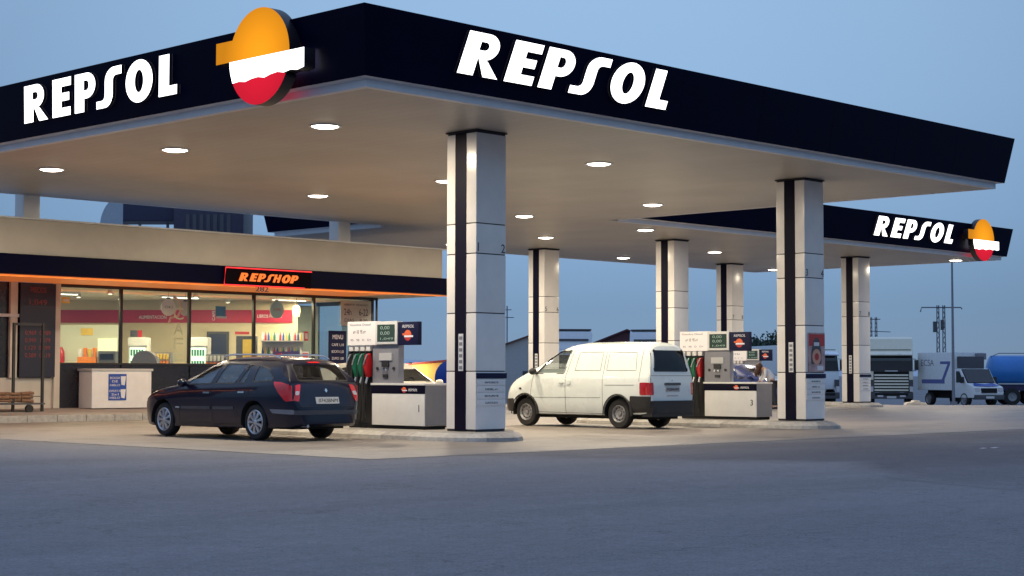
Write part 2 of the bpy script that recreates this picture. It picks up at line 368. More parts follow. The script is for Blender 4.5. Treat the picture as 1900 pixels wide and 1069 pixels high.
# ------------------------------------------------------------------ ground
def gz(u, v):
    D = 0.718*u+0.696*v
    return -0.60*min(1.0, max(0.0, (D-66)/32.0))
def sheet(name, us, vs, m, dz=0.0, kind='structure'):
    vv = [(u, v, gz(u, v)+dz) for v in vs for u in us]; n = len(us)
    mb = MB(); mb.add(vv, [(j*n+i, j*n+i+1, (j+1)*n+i+1, (j+1)*n+i) for j in range(len(vs)-1) for i in range(n-1)])
    o = mb.build(name, m, None, recalc=False); tag(o, kind=kind); return o
def rng(a, b, st):
    n = max(1, int(round((b-a)/st))); return [a+(b-a)*i/n for i in range(n+1)]
far = [-4000, -1500, -400, -120]
ax = far+rng(-60, 130, 2.5)+[180, 400, 1000, 2500, 6000]
sheet('ground', ax, ax, M['asphalt'])
so = sheet('forecourt_slab', [15.2, 15.55, 16.3]+rng(18.0, 57.5, 2.35), [17.4, 17.6, 18.1]+rng(19.6, 44.4, 2.25), M['concrete'], 0.006)
wa = so.data.attributes.new('wear', 'FLOAT', 'POINT'); wa.data.foreach_set('value', [min(1.0, .25+.75*min((v.co.x-15.2)/.9, (v.co.y-17.4)/.6)) for v in so.data.vertices])
# newer asphalt laid along the right of the forecourt
key = [(16.9, 17.25), (17.1, 15.9), (18.2, 13.9), (18.9, 12.4), (17.6, 11.2), (16.6, 10.2), (15.4, 7.4), (40, 7.0), (58, 9.5), (58, 17.25)]
rr = random.Random(11); patch = []
for i in range(len(key)):
    p, q = key[i], key[(i+1) % len(key)]; n = max(1, int(math.dist(p, q)/.22)) if i < 6 else 1
    for e in range(n):
        w = .05 if 0 < e else 0; patch.append((p[0]+(q[0]-p[0])*e/n+rr.uniform(-w, w), p[1]+(q[1]-p[1])*e/n+rr.uniform(-w, w)))
pc = Vector((34, 12.6)); inner = []
for i, p in enumerate(patch):
    q = Vector(p); inner.append(q+(Vector((q.x+6, min(max(q.y, 12.4), 13.2)))-q).normalized()*(.9 if i < len(patch)-4 else .05))
n_ = len(patch); mb = MB(); mb.add([(a, b, 0.002) for a, b in patch]+[(p.x, p.y, 0.003) for p in inner], [(i, (i+1) % n_, n_+(i+1) % n_, n_+i) for i in range(n_)]+[list(range(n_, 2*n_))])
pm = M['asphalt_new']
po = mb.build('road_patch', pm, None, recalc=False); wa = po.data.attributes.new('wear', 'FLOAT', 'POINT')
wa.data.foreach_set('value', [(.0 if v.co.y < 17.1 and i < n_ and v.co.x < 50 else 1.0)*min(1.0, max(.15, (v.co.x-15.2)/3.6)) for i, v in enumerate(po.data.vertices)]); tag(po, kind='structure')
# worn painted mark
mb = MB()
for i in range(5):
    mb.box(24.25+i*0.13, 24.34+i*0.13, 13.2+0.06*math.sin(i*2.2), 13.28+0.06*math.sin(i*2.2), 0.0085, 0.0095)
tag(mb.build('road_marking', mat('worn road paint', (0.55, 0.55, 0.58), 0.8, var=0.3, scale=20), None), kind='structure')
# distant hills
def ridge(name, D, l0, l1, hgt, seed, m):
    rnd = random.Random(seed); mb = MB(); n = 70; vs = []
    ph = [rnd.uniform(0, 6) for _ in range(5)]
    for i in range(n+1):
        l = l0+(l1-l0)*i/n; t = i/n
        h = hgt*(0.62+0.2*math.sin(t*5+ph[0])+0.12*math.sin(t*13+ph[1])+0.05*math.sin(t*31+ph[2]))
        for k, (dd, hh) in enumerate(((-350, -2), (-150, h*0.55), (0, h), (400, h*0.7), (900, -2))):
            u, v = spot(l, D+dd); vs.append((u, v, hh))
    fs = [(i*5+k, i*5+k+1, (i+1)*5+k+1, (i+1)*5+k) for i in range(n) for k in range(4)]
    mb.add(vs, fs); o = mb.build(name, m, None, smooth=True); tag(o, kind='structure'); return o
M['hill'] = mat('haze tinted hill', (0.52, 0.56, 0.62), 1.0, var=0.15, scale=0.01, spec=0.0)  # distance haze put into the hill colour
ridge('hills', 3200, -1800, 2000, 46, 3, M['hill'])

# shop pavement
ss = MB(); ss.prism([(36.3, -0.1), (36.3, 0.165), (37.0, 0.19), (39.0, 0.275), (48.0, 0.275), (48.0, -0.1)], 'x', 8.0, 36.6)
tag(ss.build('pavement', M['pave'], None), kind='structure')
mb = MB()
for i in range(36): mb.box(8.0+i*0.8, 8.785+i*0.8, 36.12, 36.295, -0.05, 0.172)
tag(mb.build('kerb', M['kerb_dark'], None, bevel=0.012), kind='structure')

# ------------------------------------------------------------------ canopies
ZS, ZB, ZT, OB, OT = 5.52, 5.645, 6.69, 0.15, 0.33
def fascia_run(p0, p1, n, e0=1, e1=1):
    """navy fascia leaning out along a straight edge from p0 to p1 with outward normal n; e0/e1: +1 mitred outside corner, 0 square end, -1 inside corner"""
    d = Vector((p1[0]-p0[0], p1[1]-p0[1], 0)).normalized(); n = Vector((*n, 0)); a = Vector((*p0, 0)); b = Vector((*p1, 0))
    def ring(p, s, e):
        out = []
        for o, z in ((OB, ZB), (OT, ZT), (OT-0.10, ZT), (-0.25, ZT-0.12), (-0.25, ZB), ):
            out.append(p+n*o+d*(s*e*o)+Vector((0, 0, z)))
        return out
    r0, r1 = ring(a, -1, e0), ring(b, 1, e1)
    mb = MB(); k = len(r0)
    mb.add(r0+r1, [list(range(k))[::-1], list(range(k, 2*k))]+[(i, (i+1) % k, k+(i+1) % k, k+i) for i in range(k)]); return mb
def trim_run(mb, p0, p1, n, e0=1, e1=1):
    d = Vector((p1[0]-p0[0], p1[1]-p0[1], 0)).normalized(); n = Vector((*n, 0)); a = Vector((*p0, 0)); b = Vector((*p1, 0))
    def ring(p, s, e): return [p+n*o+d*(s*e*o)+Vector((0, 0, z)) for o, z in ((0, ZS-0.012), (0.0, ZB-0.02), (OB-0.01, ZB-0.002), (-0.12, ZB-0.002), (-0.12, ZS-0.012))]
    r0, r1 = ring(a, -1, e0), ring(b, 1, e1); k = len(r0)
    mb.add(r0+r1, [list(range(k))[::-1], list(range(k, 2*k))]+[(i, (i+1) % k, k+(i+1) % k, k+i) for i in range(k)]); return mb

A0, A1, B0, B1 = 16.67, 36.09, 19.24, 37.08      # front canopy
C0, C1, D0, D1 = 33.04, 58.7, 31.10, 42.50       # rear canopy
can = thing('fuel_canopy', 'large flat canopy nearest the camera, navy leaning edge with white lettering on two sides', 'canopy', (A0, B0, ZS))
mb = MB(); mb.box(A0+0.05, A1-0.05, B0+0.05, B1-0.05, ZS, ZS+0.03); mb.build('soffit', M['soffit'], can)
mb = MB(); mb.box(A0+0.05, A1-0.05, B0+0.05, B1-0.05, ZS+0.9, ZS+1.0); mb.build('roof', M['roof'], can)
runs = [((A0, B0), (A1, B0), (0, -1), 1, 1), ((A0, B1), (A0, B0), (-1, 0), 1, 1), ((A1, B0), (A1, D0-OT), (1, 0), 1, 0), ((C0-OT, B1), (A0, B1), (0, 1), 0, 1)]
for a in runs: fascia_run(*a).build('fascia', M['navy'], can)
mb = MB()
for a in runs: trim_run(mb, *a)
mb.build('trim', M['trim'], can)
lean = Vector((0, -(OT-OB), ZT-ZB)).normalized()
def on_front(s, z, v0, off=0.0): return Vector((s, v0-OB-(z-ZB)*(OT-OB)/(ZT-ZB)-off, z))
def on_left(s, z, u0, off=0.0): return Vector((u0-OB-(z-ZB)*(OT-OB)/(ZT-ZB)-off, s, z))
brand_letters('front_lettering', can, on_front(18.33, 5.915, B0, 0.003), (1, 0, 0), lean, 0.69, 0.06)
brand_letters('side_lettering', can, on_left(28.79, 5.905, A0, 0.003), (0, -1, 0), (lean.y, 0, lean.z), 0.68, 0.06, kx=0.96)
# fascia panel joints
mb = MB()
for i in range(1, 8):
    s = A0+i*2.45
    p, q = on_front(s, ZB+0.01, B0, -0.004), on_front(s, ZT-0.01, B0, -0.004)
    mb = MB(); mb.add([p+Vector((-.004, 0, 0)), p+Vector((.004, 0, 0)), q+Vector((.004, 0, 0)), q+Vector((-.004, 0, 0)), p+Vector((-.004, -.006, 0)), p+Vector((.004, -.006, 0)), q+Vector((.004, -.006, 0)), q+Vector((-.004, -.006, 0))],
           [(0, 1, 2, 3), (4, 5, 6, 7), (0, 1, 5, 4), (1, 2, 6, 5), (2, 3, 7, 6), (3, 0, 4, 7)]); mb.build('panel_joint', M['navy'], can)

can2 = thing('fuel_canopy', 'smaller rear canopy joined behind the large one, lettering beside a small round emblem', 'canopy', (C0, D0, ZS))
mb = MB()
mb.box(A1-0.04, C1-0.05, D0+0.05, D1-0.05, ZS, ZS+0.03); mb.box(C0+0.05, A1-0.045, B1-0.04, D1-0.05, ZS, ZS+0.03); mb.build('soffit', M['soffit'], can2)
mb = MB(); mb.box(A1-0.04, C1-0.05, D0+0.05, D1-0.05, ZS+0.9, ZS+1.0); mb.box(C0+0.05, A1-0.045, B1-0.04, D1-0.05, ZS+0.9, ZS+1.0); mb.build('roof', M['roof'], can2)
runs = [((A1+0.34, D0), (C1, D0), (0, -1), 0, 1), ((C1, D0), (C1, D1), (1, 0), 1, 1), ((C1, D1), (C0, D1), (0, 1), 1, 1), ((C0, D1), (C0, B1+0.34), (-1, 0), 1, 0)]
for a in runs: fascia_run(*a).build('fascia', M['navy'], can2)
mb = MB()
for a in runs: trim_run(mb, *a)
mb.build('trim', M['trim'], can2)
brand_letters('front_lettering', can2, on_front(49.39, 5.90, D0, 0.003), (1, 0, 0), lean, 0.67, 0.06)

def emblem(name, label, pos, right, rad=0.77, dep=0.22, parts=True, scale=1.0, group=None):
    """round two-bar emblem; pos is the disc centre on the back plane"""
    t = thing(name, label, 'sign', pos, 0, group); up = (0, 0, 1); r = rad; s = scale
    top = arc(0, 0, r, r, 0, 180, 30)
    orange = [(x, y) for x, y in arc(0, 0, r, r, -0.5, 154, 30)]+[(-r-0.36*r/0.77, 0.34*r/.77), (-r-0.36*r/0.77, -0.01*r)]
    wob = [0, .012, -.01, .02, .03, .0, .035, .05, .02, .045, .02, .05]
    y1 = -0.36*r/.77
    low = [(-(r*r-y1*y1)**.5+i*((r+0.36*r/.77)+(r*r-y1*y1)**.5)/11, y1+wob[i]*r/.77) for i in range(12)]
    left = [(-math.sqrt(max(0, r*r-y*y)), y) for y in (-0.01*r, -0.12*r, -0.25*r, y1*0.9)]
    white = left+low+[(r+0.36*r/.77, -0.01*r)]
    xs = [p for p in low if p[0] < (r*r-y1*y1)**.5]
    ang = math.degrees(math.asin(y1/r))
    redp = xs[::-1]+arc(0, 0, r, r, 180-ang, 360+ang, 30)[1:]
    for nm, pl, mt in (('upper_disc', orange, 'orange_lit'), ('middle_bar', white, 'white_lit'), ('lower_disc', redp, 'red_lit')):
        curve_mesh([pl], nm, [M[mt], M['sign_side']], t, pos, right, up, dep)
    return t
emblem('emblem_sign', 'large round orange, white and red emblem on the left edge of the large canopy', (A0-OB-0.12, 21.25, 6.17), (0, -1, 0))
emblem('emblem_sign', 'round orange, white and red emblem near the corner of the rear canopy', (56.48, D0-OB-0.12, 6.12), (1, 0, 0))

# recessed canopy lamps
def lamp_thing(label, x, y, grp):
    t = thing('canopy_lamp', label, 'ceiling lamp', (x, y, ZS), 0, grp)
    mb = MB(); mb.lathe([(0.25, -0.02), (0.29, -0.022), (0.30, -0.005), (0.30, 0.0)], (x, y, ZS), n=28); mb.build('rim', M['lamp_ring'], t, smooth=True)
    mb = MB(); mb.lathe([(0.005, -0.045), (0.12, -0.043), (0.19, -0.032), (0.24, -0.012), (0.25, -0.002)], (x, y, ZS), n=28); mb.build('lens', M['lamp'], t, smooth=True)
    return t
ld = bpy.data.lights.new('canopy light', 'AREA'); ld.shape = 'DISK'; ld.size = 0.5; ld.energy = CANOPY_W; ld.color = (1.0, 0.85, 0.63); ld.spread = R(180)
def add_light(data, name, loc, parent=None, rot=(0, 0, 0)):
    o = bpy.data.objects.new(name, data); C.objects.link(o)
    if parent is not None: o.parent = parent; loc = Vector(loc)-org(parent)
    o.location = loc; o.rotation_euler = rot; return o
t0 = lamp_thing('', 18.9, 22.9, 'lamps set in the front canopy ceiling')
add_light(ld, 'lamp_light', (18.9, 22.9, ZS-0.06), t0)
row1 = ['nearest the large emblem', 'middle one', 'farthest from the corner']
first = True
depth_w = ['front row', 'middle row', 'row by the shop']
left_w = ['line on the emblem side', 'middle line', 'line nearest the rear canopy']
for i, x in enumerate((18.9, 26.2, 33.5)):
    for j, y in enumerate((22.9, 27.45, 32.0)):
        lab = 'lamp in the large canopy ceiling, %s, %s' % (left_w[i], depth_w[j])
        if i == 0 and j == 0: t0['label'] = lab
        else: dup(t0, (x, y, ZS), label=lab)
left2 = ['end joined to the front canopy', 'middle of the canopy', 'emblem end']
for i, x in enumerate((39.2, 48.0, 57.6)):
    for j, y in enumerate((32.4, 36.5, 40.75)):
        if i == 1 and j == 0: continue
        o = dup(t0, (x, y, ZS), label='recessed lamp in the rear canopy ceiling, %s, %s' % (left2[i], ['front row', 'middle row', 'back row'][j]))
        o['group'] = 'lamps set in the rear canopy ceiling'

# ------------------------------------------------------------------ clad columns
COLZ = [1.215, 2.25, 3.305, 3.845]
def column(x, y, label, nums, price=True, poster=False, w=0.75, base=0.15):
    t = thing('canopy_column', label, 'column', (x, y, base), 0, 'clad columns carrying the canopies')
    zs = [base+0.03]+COLZ+[ZS-0.05]
    mb = MB()
    for a, b in zip(zs[:-1], zs[1:]): mb.box(x, x+w, y, y+w, a+0.009, b-0.009)
    mb.build('cladding', M['panel'], t, bevel=0.012)
    mb = MB(); mb.box(x+0.012, x+w-0.012, y+0.012, y+w-0.012, base, ZS-0.02); mb.build('core', M['gap'], t)
    mb = MB(); mb.box(x-0.02, x+w+0.02, y-0.02, y+w+0.02, ZS-0.035, ZS-0.008); mb.build('cap', M['gap'], t)
    mb = MB(); mb.box(x-0.008, x+0.02, y+0.25, y+0.53, base+0.02, ZS-0.04); mb.box(x+w-0.02, x+w+0.008, y+0.25, y+0.53, base+0.02, ZS-0.04); mb.build('stripe', M['stripe'], t)
    # pictogram strip
    st = MB(); st.box(x-0.014, x-0.009, y+0.31, y+0.43, 1.22, 1.88); s_ = st.build('sticker', M['text_white'], t)
    mb = MB()
    for k in range(6): mb.box(x-0.019, x-0.0145, y+0.33, y+0.41, 1.25+k*0.105, 1.25+k*0.105+0.06)
    mb.build('pictogram', M['grey'], s_)
    for k, c in enumerate(nums):
        text_mesh(c, 0.155, M['text_dark'], 'column_number', t, (x+(0.04 if k == 0 else w-0.12), y-0.002, COLZ[2]+0.035), (1, 0, 0), (0, 0, 1), depth=0.003)
    if price:
        mb = MB(); mb.box(x-0.004, x+w+0.004, y-0.03, y-0.003, 1.09, 1.185); b_ = mb.build('price_header', M['navy_mid'], t, bevel=0.004)
        mb = MB()
        for k in range(4): mb.box(x+0.02, x+w-0.02, y-0.016, y-0.002, 0.965-k*0.12, 1.075-k*0.12)
        pr = mb.build('price_strips', M['panel'], t, bevel=0.003)
        for k, s_ in enumerate(('SIN PLOMO 95', 'DIESEL e+', 'SIN PLOMO 98', 'GASOLEO')):
            text_mesh(s_, 0.035, M['text_dark'], 'price_text', pr, (x+w/2, y-0.018, 1.0-k*0.12), (1, 0, 0), (0, 0, 1), width=0.34-0.03*(k % 2), depth=0.002, align='C')
    if poster:
        pb = MB(); pb.box(x+0.09, x+w-0.02, y-0.022, y-0.003, 1.215+0.01, 2.09); p = pb.build('poster', mat('poster paper', (0.45, 0.30, 0.30), 0.5, var=0.35, scale=6), t)
        mb = MB(); mb.box(x+0.11, x+w-0.04, y-0.027, y-0.0225, 1.80, 2.06); mb.build('poster_heading', M['text_red'], p)
        yy = y-0.030
        mb = MB(); mb.prism([(x+.20, 1.40), (x+.58, 1.40), (x+.58, 1.66), (x+.50, 1.92), (x+.44, 1.98), (x+.34, 1.98), (x+.28, 1.92), (x+.20, 1.66)], 'y', yy, y-0.0275); mb.build('poster_picture', M['dgrey'], p)
        mb = MB(); mb.prism(arc(x+.39, 1.56, .17, .17, 0, 345, 23), 'y', yy-0.004, yy-0.0005); mb.build('poster_picture', mat('peach ink', (0.65, 0.33, 0.22), 0.5), p)
        mb = MB(); mb.prism(arc(x+.39, 1.56, .08, .08, 0, 345, 23), 'y', yy-0.008, yy-0.0045); mb.build('poster_picture', M['text_red'], p)
        mb = MB(); mb.box(x+.42, x+.66, y-0.027, y-0.0225, 1.26, 1.36); mb.build('poster_panel', M['text_white'], p)
        mb = MB(); mb.box(x+.29, x+.49, yy-0.004, yy-0.0005, 1.80, 1.88); mb.build('poster_panel', M['text_white'], p)
    return t
column(20.96, 21.2, 'nearest white clad column with dark stripe, standing before pump 1, numbered 1 and 2', '12')
column(31.13, 21.2, 'white clad column beside pump 3 with a red poster of a bottle, numbered 3 and 4', '34', poster=True)
column(42.38, 33.85, 'clad column of the rear canopy directly behind the rear of the white van', '  ', price=False)
column(53.15, 33.85, 'clad column of the rear canopy beside the cream lorry', '78', price=True)
column(42.40, 39.55, 'clad column of the rear canopy behind the windscreen of the white van', '56', price=False)
column(53.10, 39.55, 'clad column of the rear canopy behind the display of pump 3', '78', price=False)

def island(label, u0, u1, v0, v1, z0=0.0):
    """kerbed pump island with a rounded nose towards the road"""
    t = thing('pump_island', label, 'pump island', (u0, v0, z0), 0, 'kerbed islands under the pumps')
    cx = (u0+u1)/2; rw = (u1-u0)/2; h = 0.15
    k_ = (u1-u0)/2.4; nose = [(.0, .95), (.03, .70), (.12, .42), (.32, .16), (.62, .0), (.93, .02), (1.25, .22), (1.70, .66), (2.10, 1.07), (2.32, 1.34), (2.40, 1.65)]
    base = [(u0+a*k_, v0+b) for a, b in nose]+arc(cx, v1-rw*.75, rw, rw*.75, 0, 180, 12)
    def outline(g): return offset_poly(base, g) if g else list(base)
    o, i = outline(0), outline(0.16); mb = MB()
    ob = outline(-0.03)
    n = len(o)
    ip = lambda P, Q, t: (P[0]+(Q[0]-P[0])*t, P[1]+(Q[1]-P[1])*t)
    q = []
    for a in range(n):
        b = (a+1) % n; seg = max(1, int(round(math.dist(o[a], o[b])/0.75)))
        q += [(ip(o[a], o[b], e/seg), ip(i[a], i[b], e/seg), ip(ob[a], ob[b], e/seg), seg) for e in range(seg)]
    vs = []; fs = []; mi = []; k = len(q)
    for O, I, X, _ in q: vs += [(*X, z0-.05), (*O, z0+h-.075), (*I, z0+h), (*I, z0-.05)]
    for e in range(k):
        f = (e+1) % k; fs += [(4*e+j, 4*f+j, 4*f+(j+1) % 4, 4*e+(j+1) % 4) for j in range(4)]; mi += [(e if q[e][3] > 1 else e//3) % 2]*4
    m_ = MB(); m_.add(vs, fs); m_.mi = mi; m_.build('kerb_stones', [M['kerb'], M['kerb_dark']], t)
    mb = MB(); mb.prism(outline(0.15), 'z', z0-0.03, z0+h-0.003); mb.build('paving', M['pave'], t)
    return t
island('kerbed island with rounded nose under the nearest column and pump 1', 20.12, 22.55, 20.25, 27.6)
island('kerbed island under the poster column and pump 3', 30.1, 32.53, 20.25, 27.6)
island('kerbed island under the rear columns behind the van', 41.45, 43.85, 32.9, 41.3)
island('kerbed island under the rear columns and the far pump', 52.3, 54.7, 32.9, 41.3)

# ------------------------------------------------------------------ shop building
FL, GV, CE = 0.275, 39.0, 3.42
shop = thing('shop_building', 'long low shop with beige parapet, orange glowing eaves and big glass front', 'building', (22, GV, FL))
WL = [(20.0, 54.5), (27.6, 46.0), (32.4, 40.66)]           # inner wall line, set diagonally
mb = MB(); mb.box(8.0, 34.42, 36.24, 47.0, 4.005, 4.84); mb.build('parapet', M['render'], shop, bevel=0.01)
mb = MB(); mb.box(7.9, 34.50, 36.18, 47.1, 4.84, 4.88); mb.build('coping', M['lgrey'], shop)
mb = MB(); mb.box(7.9, 35.1, 36.19, 36.29, 3.52, 4.0); mb.box(35.0, 35.1, 36.295, 42.0, 3.52, 4.0); mb.build('fascia_band', M['navy'], shop)
M['eaves'] = mat('glowing eaves', (0.40, 0.22, 0.09), 0.5, var=0.12, emit=0.36, ecol=(1.0, 0.20, 0.03))  # orange lamplight on the underside put into the material as its own glow
mb = MB(); mb.box(7.9, 33.2, 36.295, 39.06, 3.505, 3.56); mb.build('glowing_eaves', M['eaves'], shop)
mb = MB(); mb.box(33.201, 34.995, 36.295, 39.06, 3.505, 3.56); mb.box(34.4, 34.995, 39.061, 42, 3.505, 3.56); mb.build('eaves_soffit', M['render'], shop)
mb = MB(); mb.box(7.9, 35.0, 36.30, 36.33, 3.475, 3.50); lt = mb.build('eaves_light_strip', mat('lit orange strip', (1, 0.4, 0.05), 0.4, emit=0.45, ecol=(1.0, 0.18, 0.02)), shop)
ed = bpy.data.lights.new('eaves light', 'AREA'); ed.shape = 'RECTANGLE'; ed.size = 26; ed.size_y = 0.06; ed.energy = 90; ed.color = (1.0, 0.30, 0.07)
add_light(ed, 'eaves_light', (21.5, 36.40, 3.43), shop, (math.pi+R(28), 0, 0))
mb = MB(); mb.box(8.0, 34.33, GV+0.06, 50.0, 3.42, 3.5); mb.build('ceiling', M['ceil_in'], shop)
mb = MB(); mb.prism([(8.0, GV+0.05), (34.3, GV+0.05), (34.3, 52), (8.0, 52)], 'z', FL-0.05, FL+0.012); mb.build('shop_floor', M['floor_in'], shop)
# walls inside: diagonal display wall and its return
mb = MB()
def wall_seg(mb, p, q, z0, z1, th=0.1, off=0.0):
    d = (Vector((*q, 0))-Vector((*p, 0))).normalized(); n = Vector((d.y, -d.x, 0))
    if n.dot(Vector((-1, -1, 0))) < 0: n = -n
    a, b = Vector((*p, 0))+n*off, Vector((*q, 0))+n*off
    vs = [a+Vector((0, 0, z0)), b+Vector((0, 0, z0)), b+Vector((0, 0, z1)), a+Vector((0, 0, z1))]
    vs += [v-n*th for v in vs]
    mb.add(vs, [(0, 1, 2, 3), (4, 7, 6, 5), (0, 4, 5, 1), (1, 5, 6, 2), (2, 6, 7, 3), (3, 7, 4, 0)])
wall_seg(mb, WL[0], WL[1], FL, CE); wall_seg(mb, WL[1], WL[2], FL, CE)
wall_seg(mb, WL[2], (33.3, 42.2), FL, CE)
mb.build('inner_wall', M['wall_in'], shop)
mb = MB(); wall_seg(mb, WL[0], WL[1], 2.73, 3.12, 0.03, 0.035); wall_seg(mb, WL[1], (32.36, 40.70), 2.73, 3.12, 0.03, 0.035); band = mb.build('wall_band', M['band'], shop)
wd = Vector((32.4-27.6, 40.66-46, 0)).normalized()
def on_wall(x, z, off=0.045):
    """point on the diagonal wall, x metres along it"""
    return Vector((27.6, 46.0, z))+wd*x+Vector((wd.y, -wd.x, 0))*off
text_mesh('ALIMENTACION', 0.10, M['text_white'], 'band_text', band, on_wall(2.4, 2.85), wd, (0, 0, 1), width=0.85)
text_mesh('LIBROS PRENSA', 0.10, M['text_white'], 'band_text', band, on_wall(6.05, 2.88), wd, (0, 0, 1), width=0.75)
text_mesh('CAFE', 0.09, M['text_white'], 'band_text', band, on_wall(4.75, 2.80), (0, 0, 1), -wd, width=0.3)
# dark doorway in the wall
dr = MB()
p, q = on_wall(4.58, 0, 0), on_wall(5.1, 0, 0); wall_seg(dr, p.xy, q.xy, FL+0.02, 2.38, 0.02, 0.03); dr.build('inner_door', M['blue'] if False else mat('dark blue door', (0.015, 0.025, 0.07), 0.4), shop)
mb = MB()
for a, b, z0, z1 in ((4.50, 4.58, FL, 2.46), (5.1, 5.18, FL, 2.46), (4.58, 5.1, 2.38, 2.46)):
    p, q = on_wall(a, 0, 0), on_wall(b, 0, 0); wall_seg(mb, p.xy, q.xy, z0, z1, 0.02, 0.04)
mb.build('door_frame', M['dgrey'], shop)
# left part: closed end and pilasters
mb = MB(); mb.box(8.0, 23.14, GV+0.0, GV+0.2, FL, 1.06); mb.build('base_wall', M['pilaster'], shop)
for a, b in ((23.14, 23.31), (21.88, 22.08), (19.6, 19.8)):
    mb = MB(); mb.box(a, b, GV-0.09, GV+0.0, FL if a > 23 else 1.06, 3.50); mb.build('pilaster', M['pilaster'], shop)
mb = MB(); mb.box(8.0, 23.14, GV+0.02, GV+0.12, 1.06, 3.5); mb.build('dark_glazing', M['dark_panel'], shop)
mb = MB(); mb.box(8.0, 23.13, GV-0.11, GV-0.075, 2.60, 2.68); mb.build('rail', M['lgrey'], shop)
MX = [23.31, 25.18, 27.38, 29.60, 31.80, 34.05]
for i, (a, b) in enumerate(zip(MX[:-1], MX[1:])):
    z0 = 1.44 if i < 4 else FL+0.02
    mb = MB(); mb.box(a+0.03, b-0.03, GV+0.005, GV+0.017, z0+0.04, 3.42); mb.build('glass_pane', M['shop_glass'], shop)
    if i < 4:
        mb = MB(); mb.box(a-0.02, b+0.02, GV-0.03, GV+0.06, FL, 1.40); mb.build('spandrel', M['dark_panel'], shop)
mb = MB()
for x in MX[1:]: mb.box(x-0.035, x+0.035, GV-0.045, GV+0.05, FL if x > 31 else 1.40, 3.50)
mb.box(23.31, 34.3, GV-0.04, GV+0.04, 3.42, 3.50); mb.box(23.31, 31.8, GV-0.05, GV+0.05, 1.40, 1.455)
mb.box(34.02, 34.12, GV-0.05, GV+0.05, FL, 3.5); mb.box(34.25, 34.30, GV-0.02, GV+0.03, FL, 3.5)
mb.build('window_frame', M['frame'], shop, bevel=0.004)
mb = MB(); mb.box(34.08, 34.09, GV+0.1, 41.6, FL, 3.42); mb.build('side_glass', M['shop_glass'], shop)
mb = MB()
for y in (40.3, 41.6): mb.box(34.05, 34.13, y-0.04, y+0.04, FL, 3.5)
mb.box(34.05, 34.13, 39.05, 41.6, 3.3, 3.42); mb.build('side_frame', M['frame'], shop)
mb = MB(); mb.box(32.2, 32.95, 41.2, 41.25, FL, 3.3); mb.box(33.15, 33.95, 41.4, 41.45, FL, 3.3); mb.build('draught_screen', mat('grey green panel', (.33, .36, .30), .6), shop)
# house number hung from the eaves
text_mesh('282', 0.14, M['text_dark'], 'house_number', shop, (27.5, 36.17, 3.36), (1, 0, 0), (0, 0, 1), width=0.42, depth=0.02)

# shop sign with neon outline
sg = thing('shop_sign', 'red neon outlined sign with orange slanted shop name on the navy band', 'sign', (26.5, 36.1, 3.5))
M['neon_red'] = mat('red neon', (1, 0.05, 0.06), 0.4, emit=1.0, ecol=(1.0, 0.03, 0.04))
M['neon_orange'] = mat('orange neon', (.3, 0.08, 0.01), 0.4, emit=1.0, ecol=(1.0, 0.17, 0.015))
mb = MB(); mb.box(26.46, 29.35, 36.12, 36.185, 3.50, 3.97); mb.build('backboard', mat('sign board', (0.004, 0.002, 0.004), 0.8, spec=.05), sg)
mb = MB(); mb.tube([(29.35, 36.09, 3.955), (26.47, 36.09, 3.955), (26.42, 36.09, 3.50), (29.1, 36.09, 3.50)], 0.016); mb.build('neon_outline', M['neon_red'], sg)
brand_letters('sign_name', sg, (26.90, 36.112, 3.62), (1, 0, 0), (0, 0, 1), 0.215, 0.02, starts=[a*.215/.66 for a in (0, 1.06, 1.84, 2.55, 3.45, 4.30, 5.22)], shear=0.42, bright='neon_orange', word='REPSHOP')

# rooftop plant
ac = thing('air_handler', 'dark boxy air handling unit with a curved metal duct on the shop roof', 'air conditioner', (*spot(-11, 54), 4.5), -YAW)
def lb(mb, x0, x1, y0, y1, z0, z1): return mb.box(x0, x1, y0, y1, z0, z1)
def place_local(t):  # builds in local axes: temporarily at the origin
    l = t.location.copy(); t.location = (0, 0, 0); return l
l = place_local(ac)
mb = MB(); mb.box(0.1, 2.35, 0.2, 2.2, 0.3, 2.25); mb.build('casing', mat('painted casing', (0.035, 0.03, 0.06), 0.5, var=0.15), ac, bevel=0.02)
mb = MB()
for k in range(7): mb.box(0.5+k*0.22, 0.62+k*0.22, 0.17, 0.197, 0.5, 1.8)
mb.build('louvre', M['dgrey'], ac)
mb = MB(); mb.box(-1.6, 0.098, 0.5, 1.3, 1.62, 2.45); mb.build('duct', mat('dark duct', (0.02, 0.02, 0.055), 0.5, var=.1), ac, bevel=.02)
mb = MB(); mb.prism([(-2.35, 0.06), (-2.35, 1.4)]+arc(-1.602, 1.4, .748, 1.04, 180, 90, 10)+[(-1.602, .06)], 'y', 0.5, 1.3); mb.build('duct_elbow', mat('pale duct elbow', (0.34, 0.38, 0.42), 0.5, var=.06), ac, smooth=True)
mb = MB(); mb.box(-2.37, -1.59, 0.48, 1.32, 0.75, 1.05); mb.build('duct_collar', M['navy_mid'], ac)
mb = MB()
for a in ((-1.1, 1.4), (-0.2, 1.4)): mb.box(a[0], a[0]+0.08, 0.52, 0.60, 0, a[1]+0.2)
mb.box(-1.58, 0.09, 0.52, 0.60, 1.5, 1.6); mb.box(-1.0, 0.1, 0.7, 1.5, 0.3, 1.15); mb.build('support_frame', M['dgrey'], ac)
mb = MB(); mb.box(-0.2, 2.4, 0.1, 2.4, -0.1, 0.3); mb.box(-2.3, 2.35, 0.4, 2.0, -0.1, 0.05); mb.build('plinth', M['dgrey'], ac)
ac.location = l
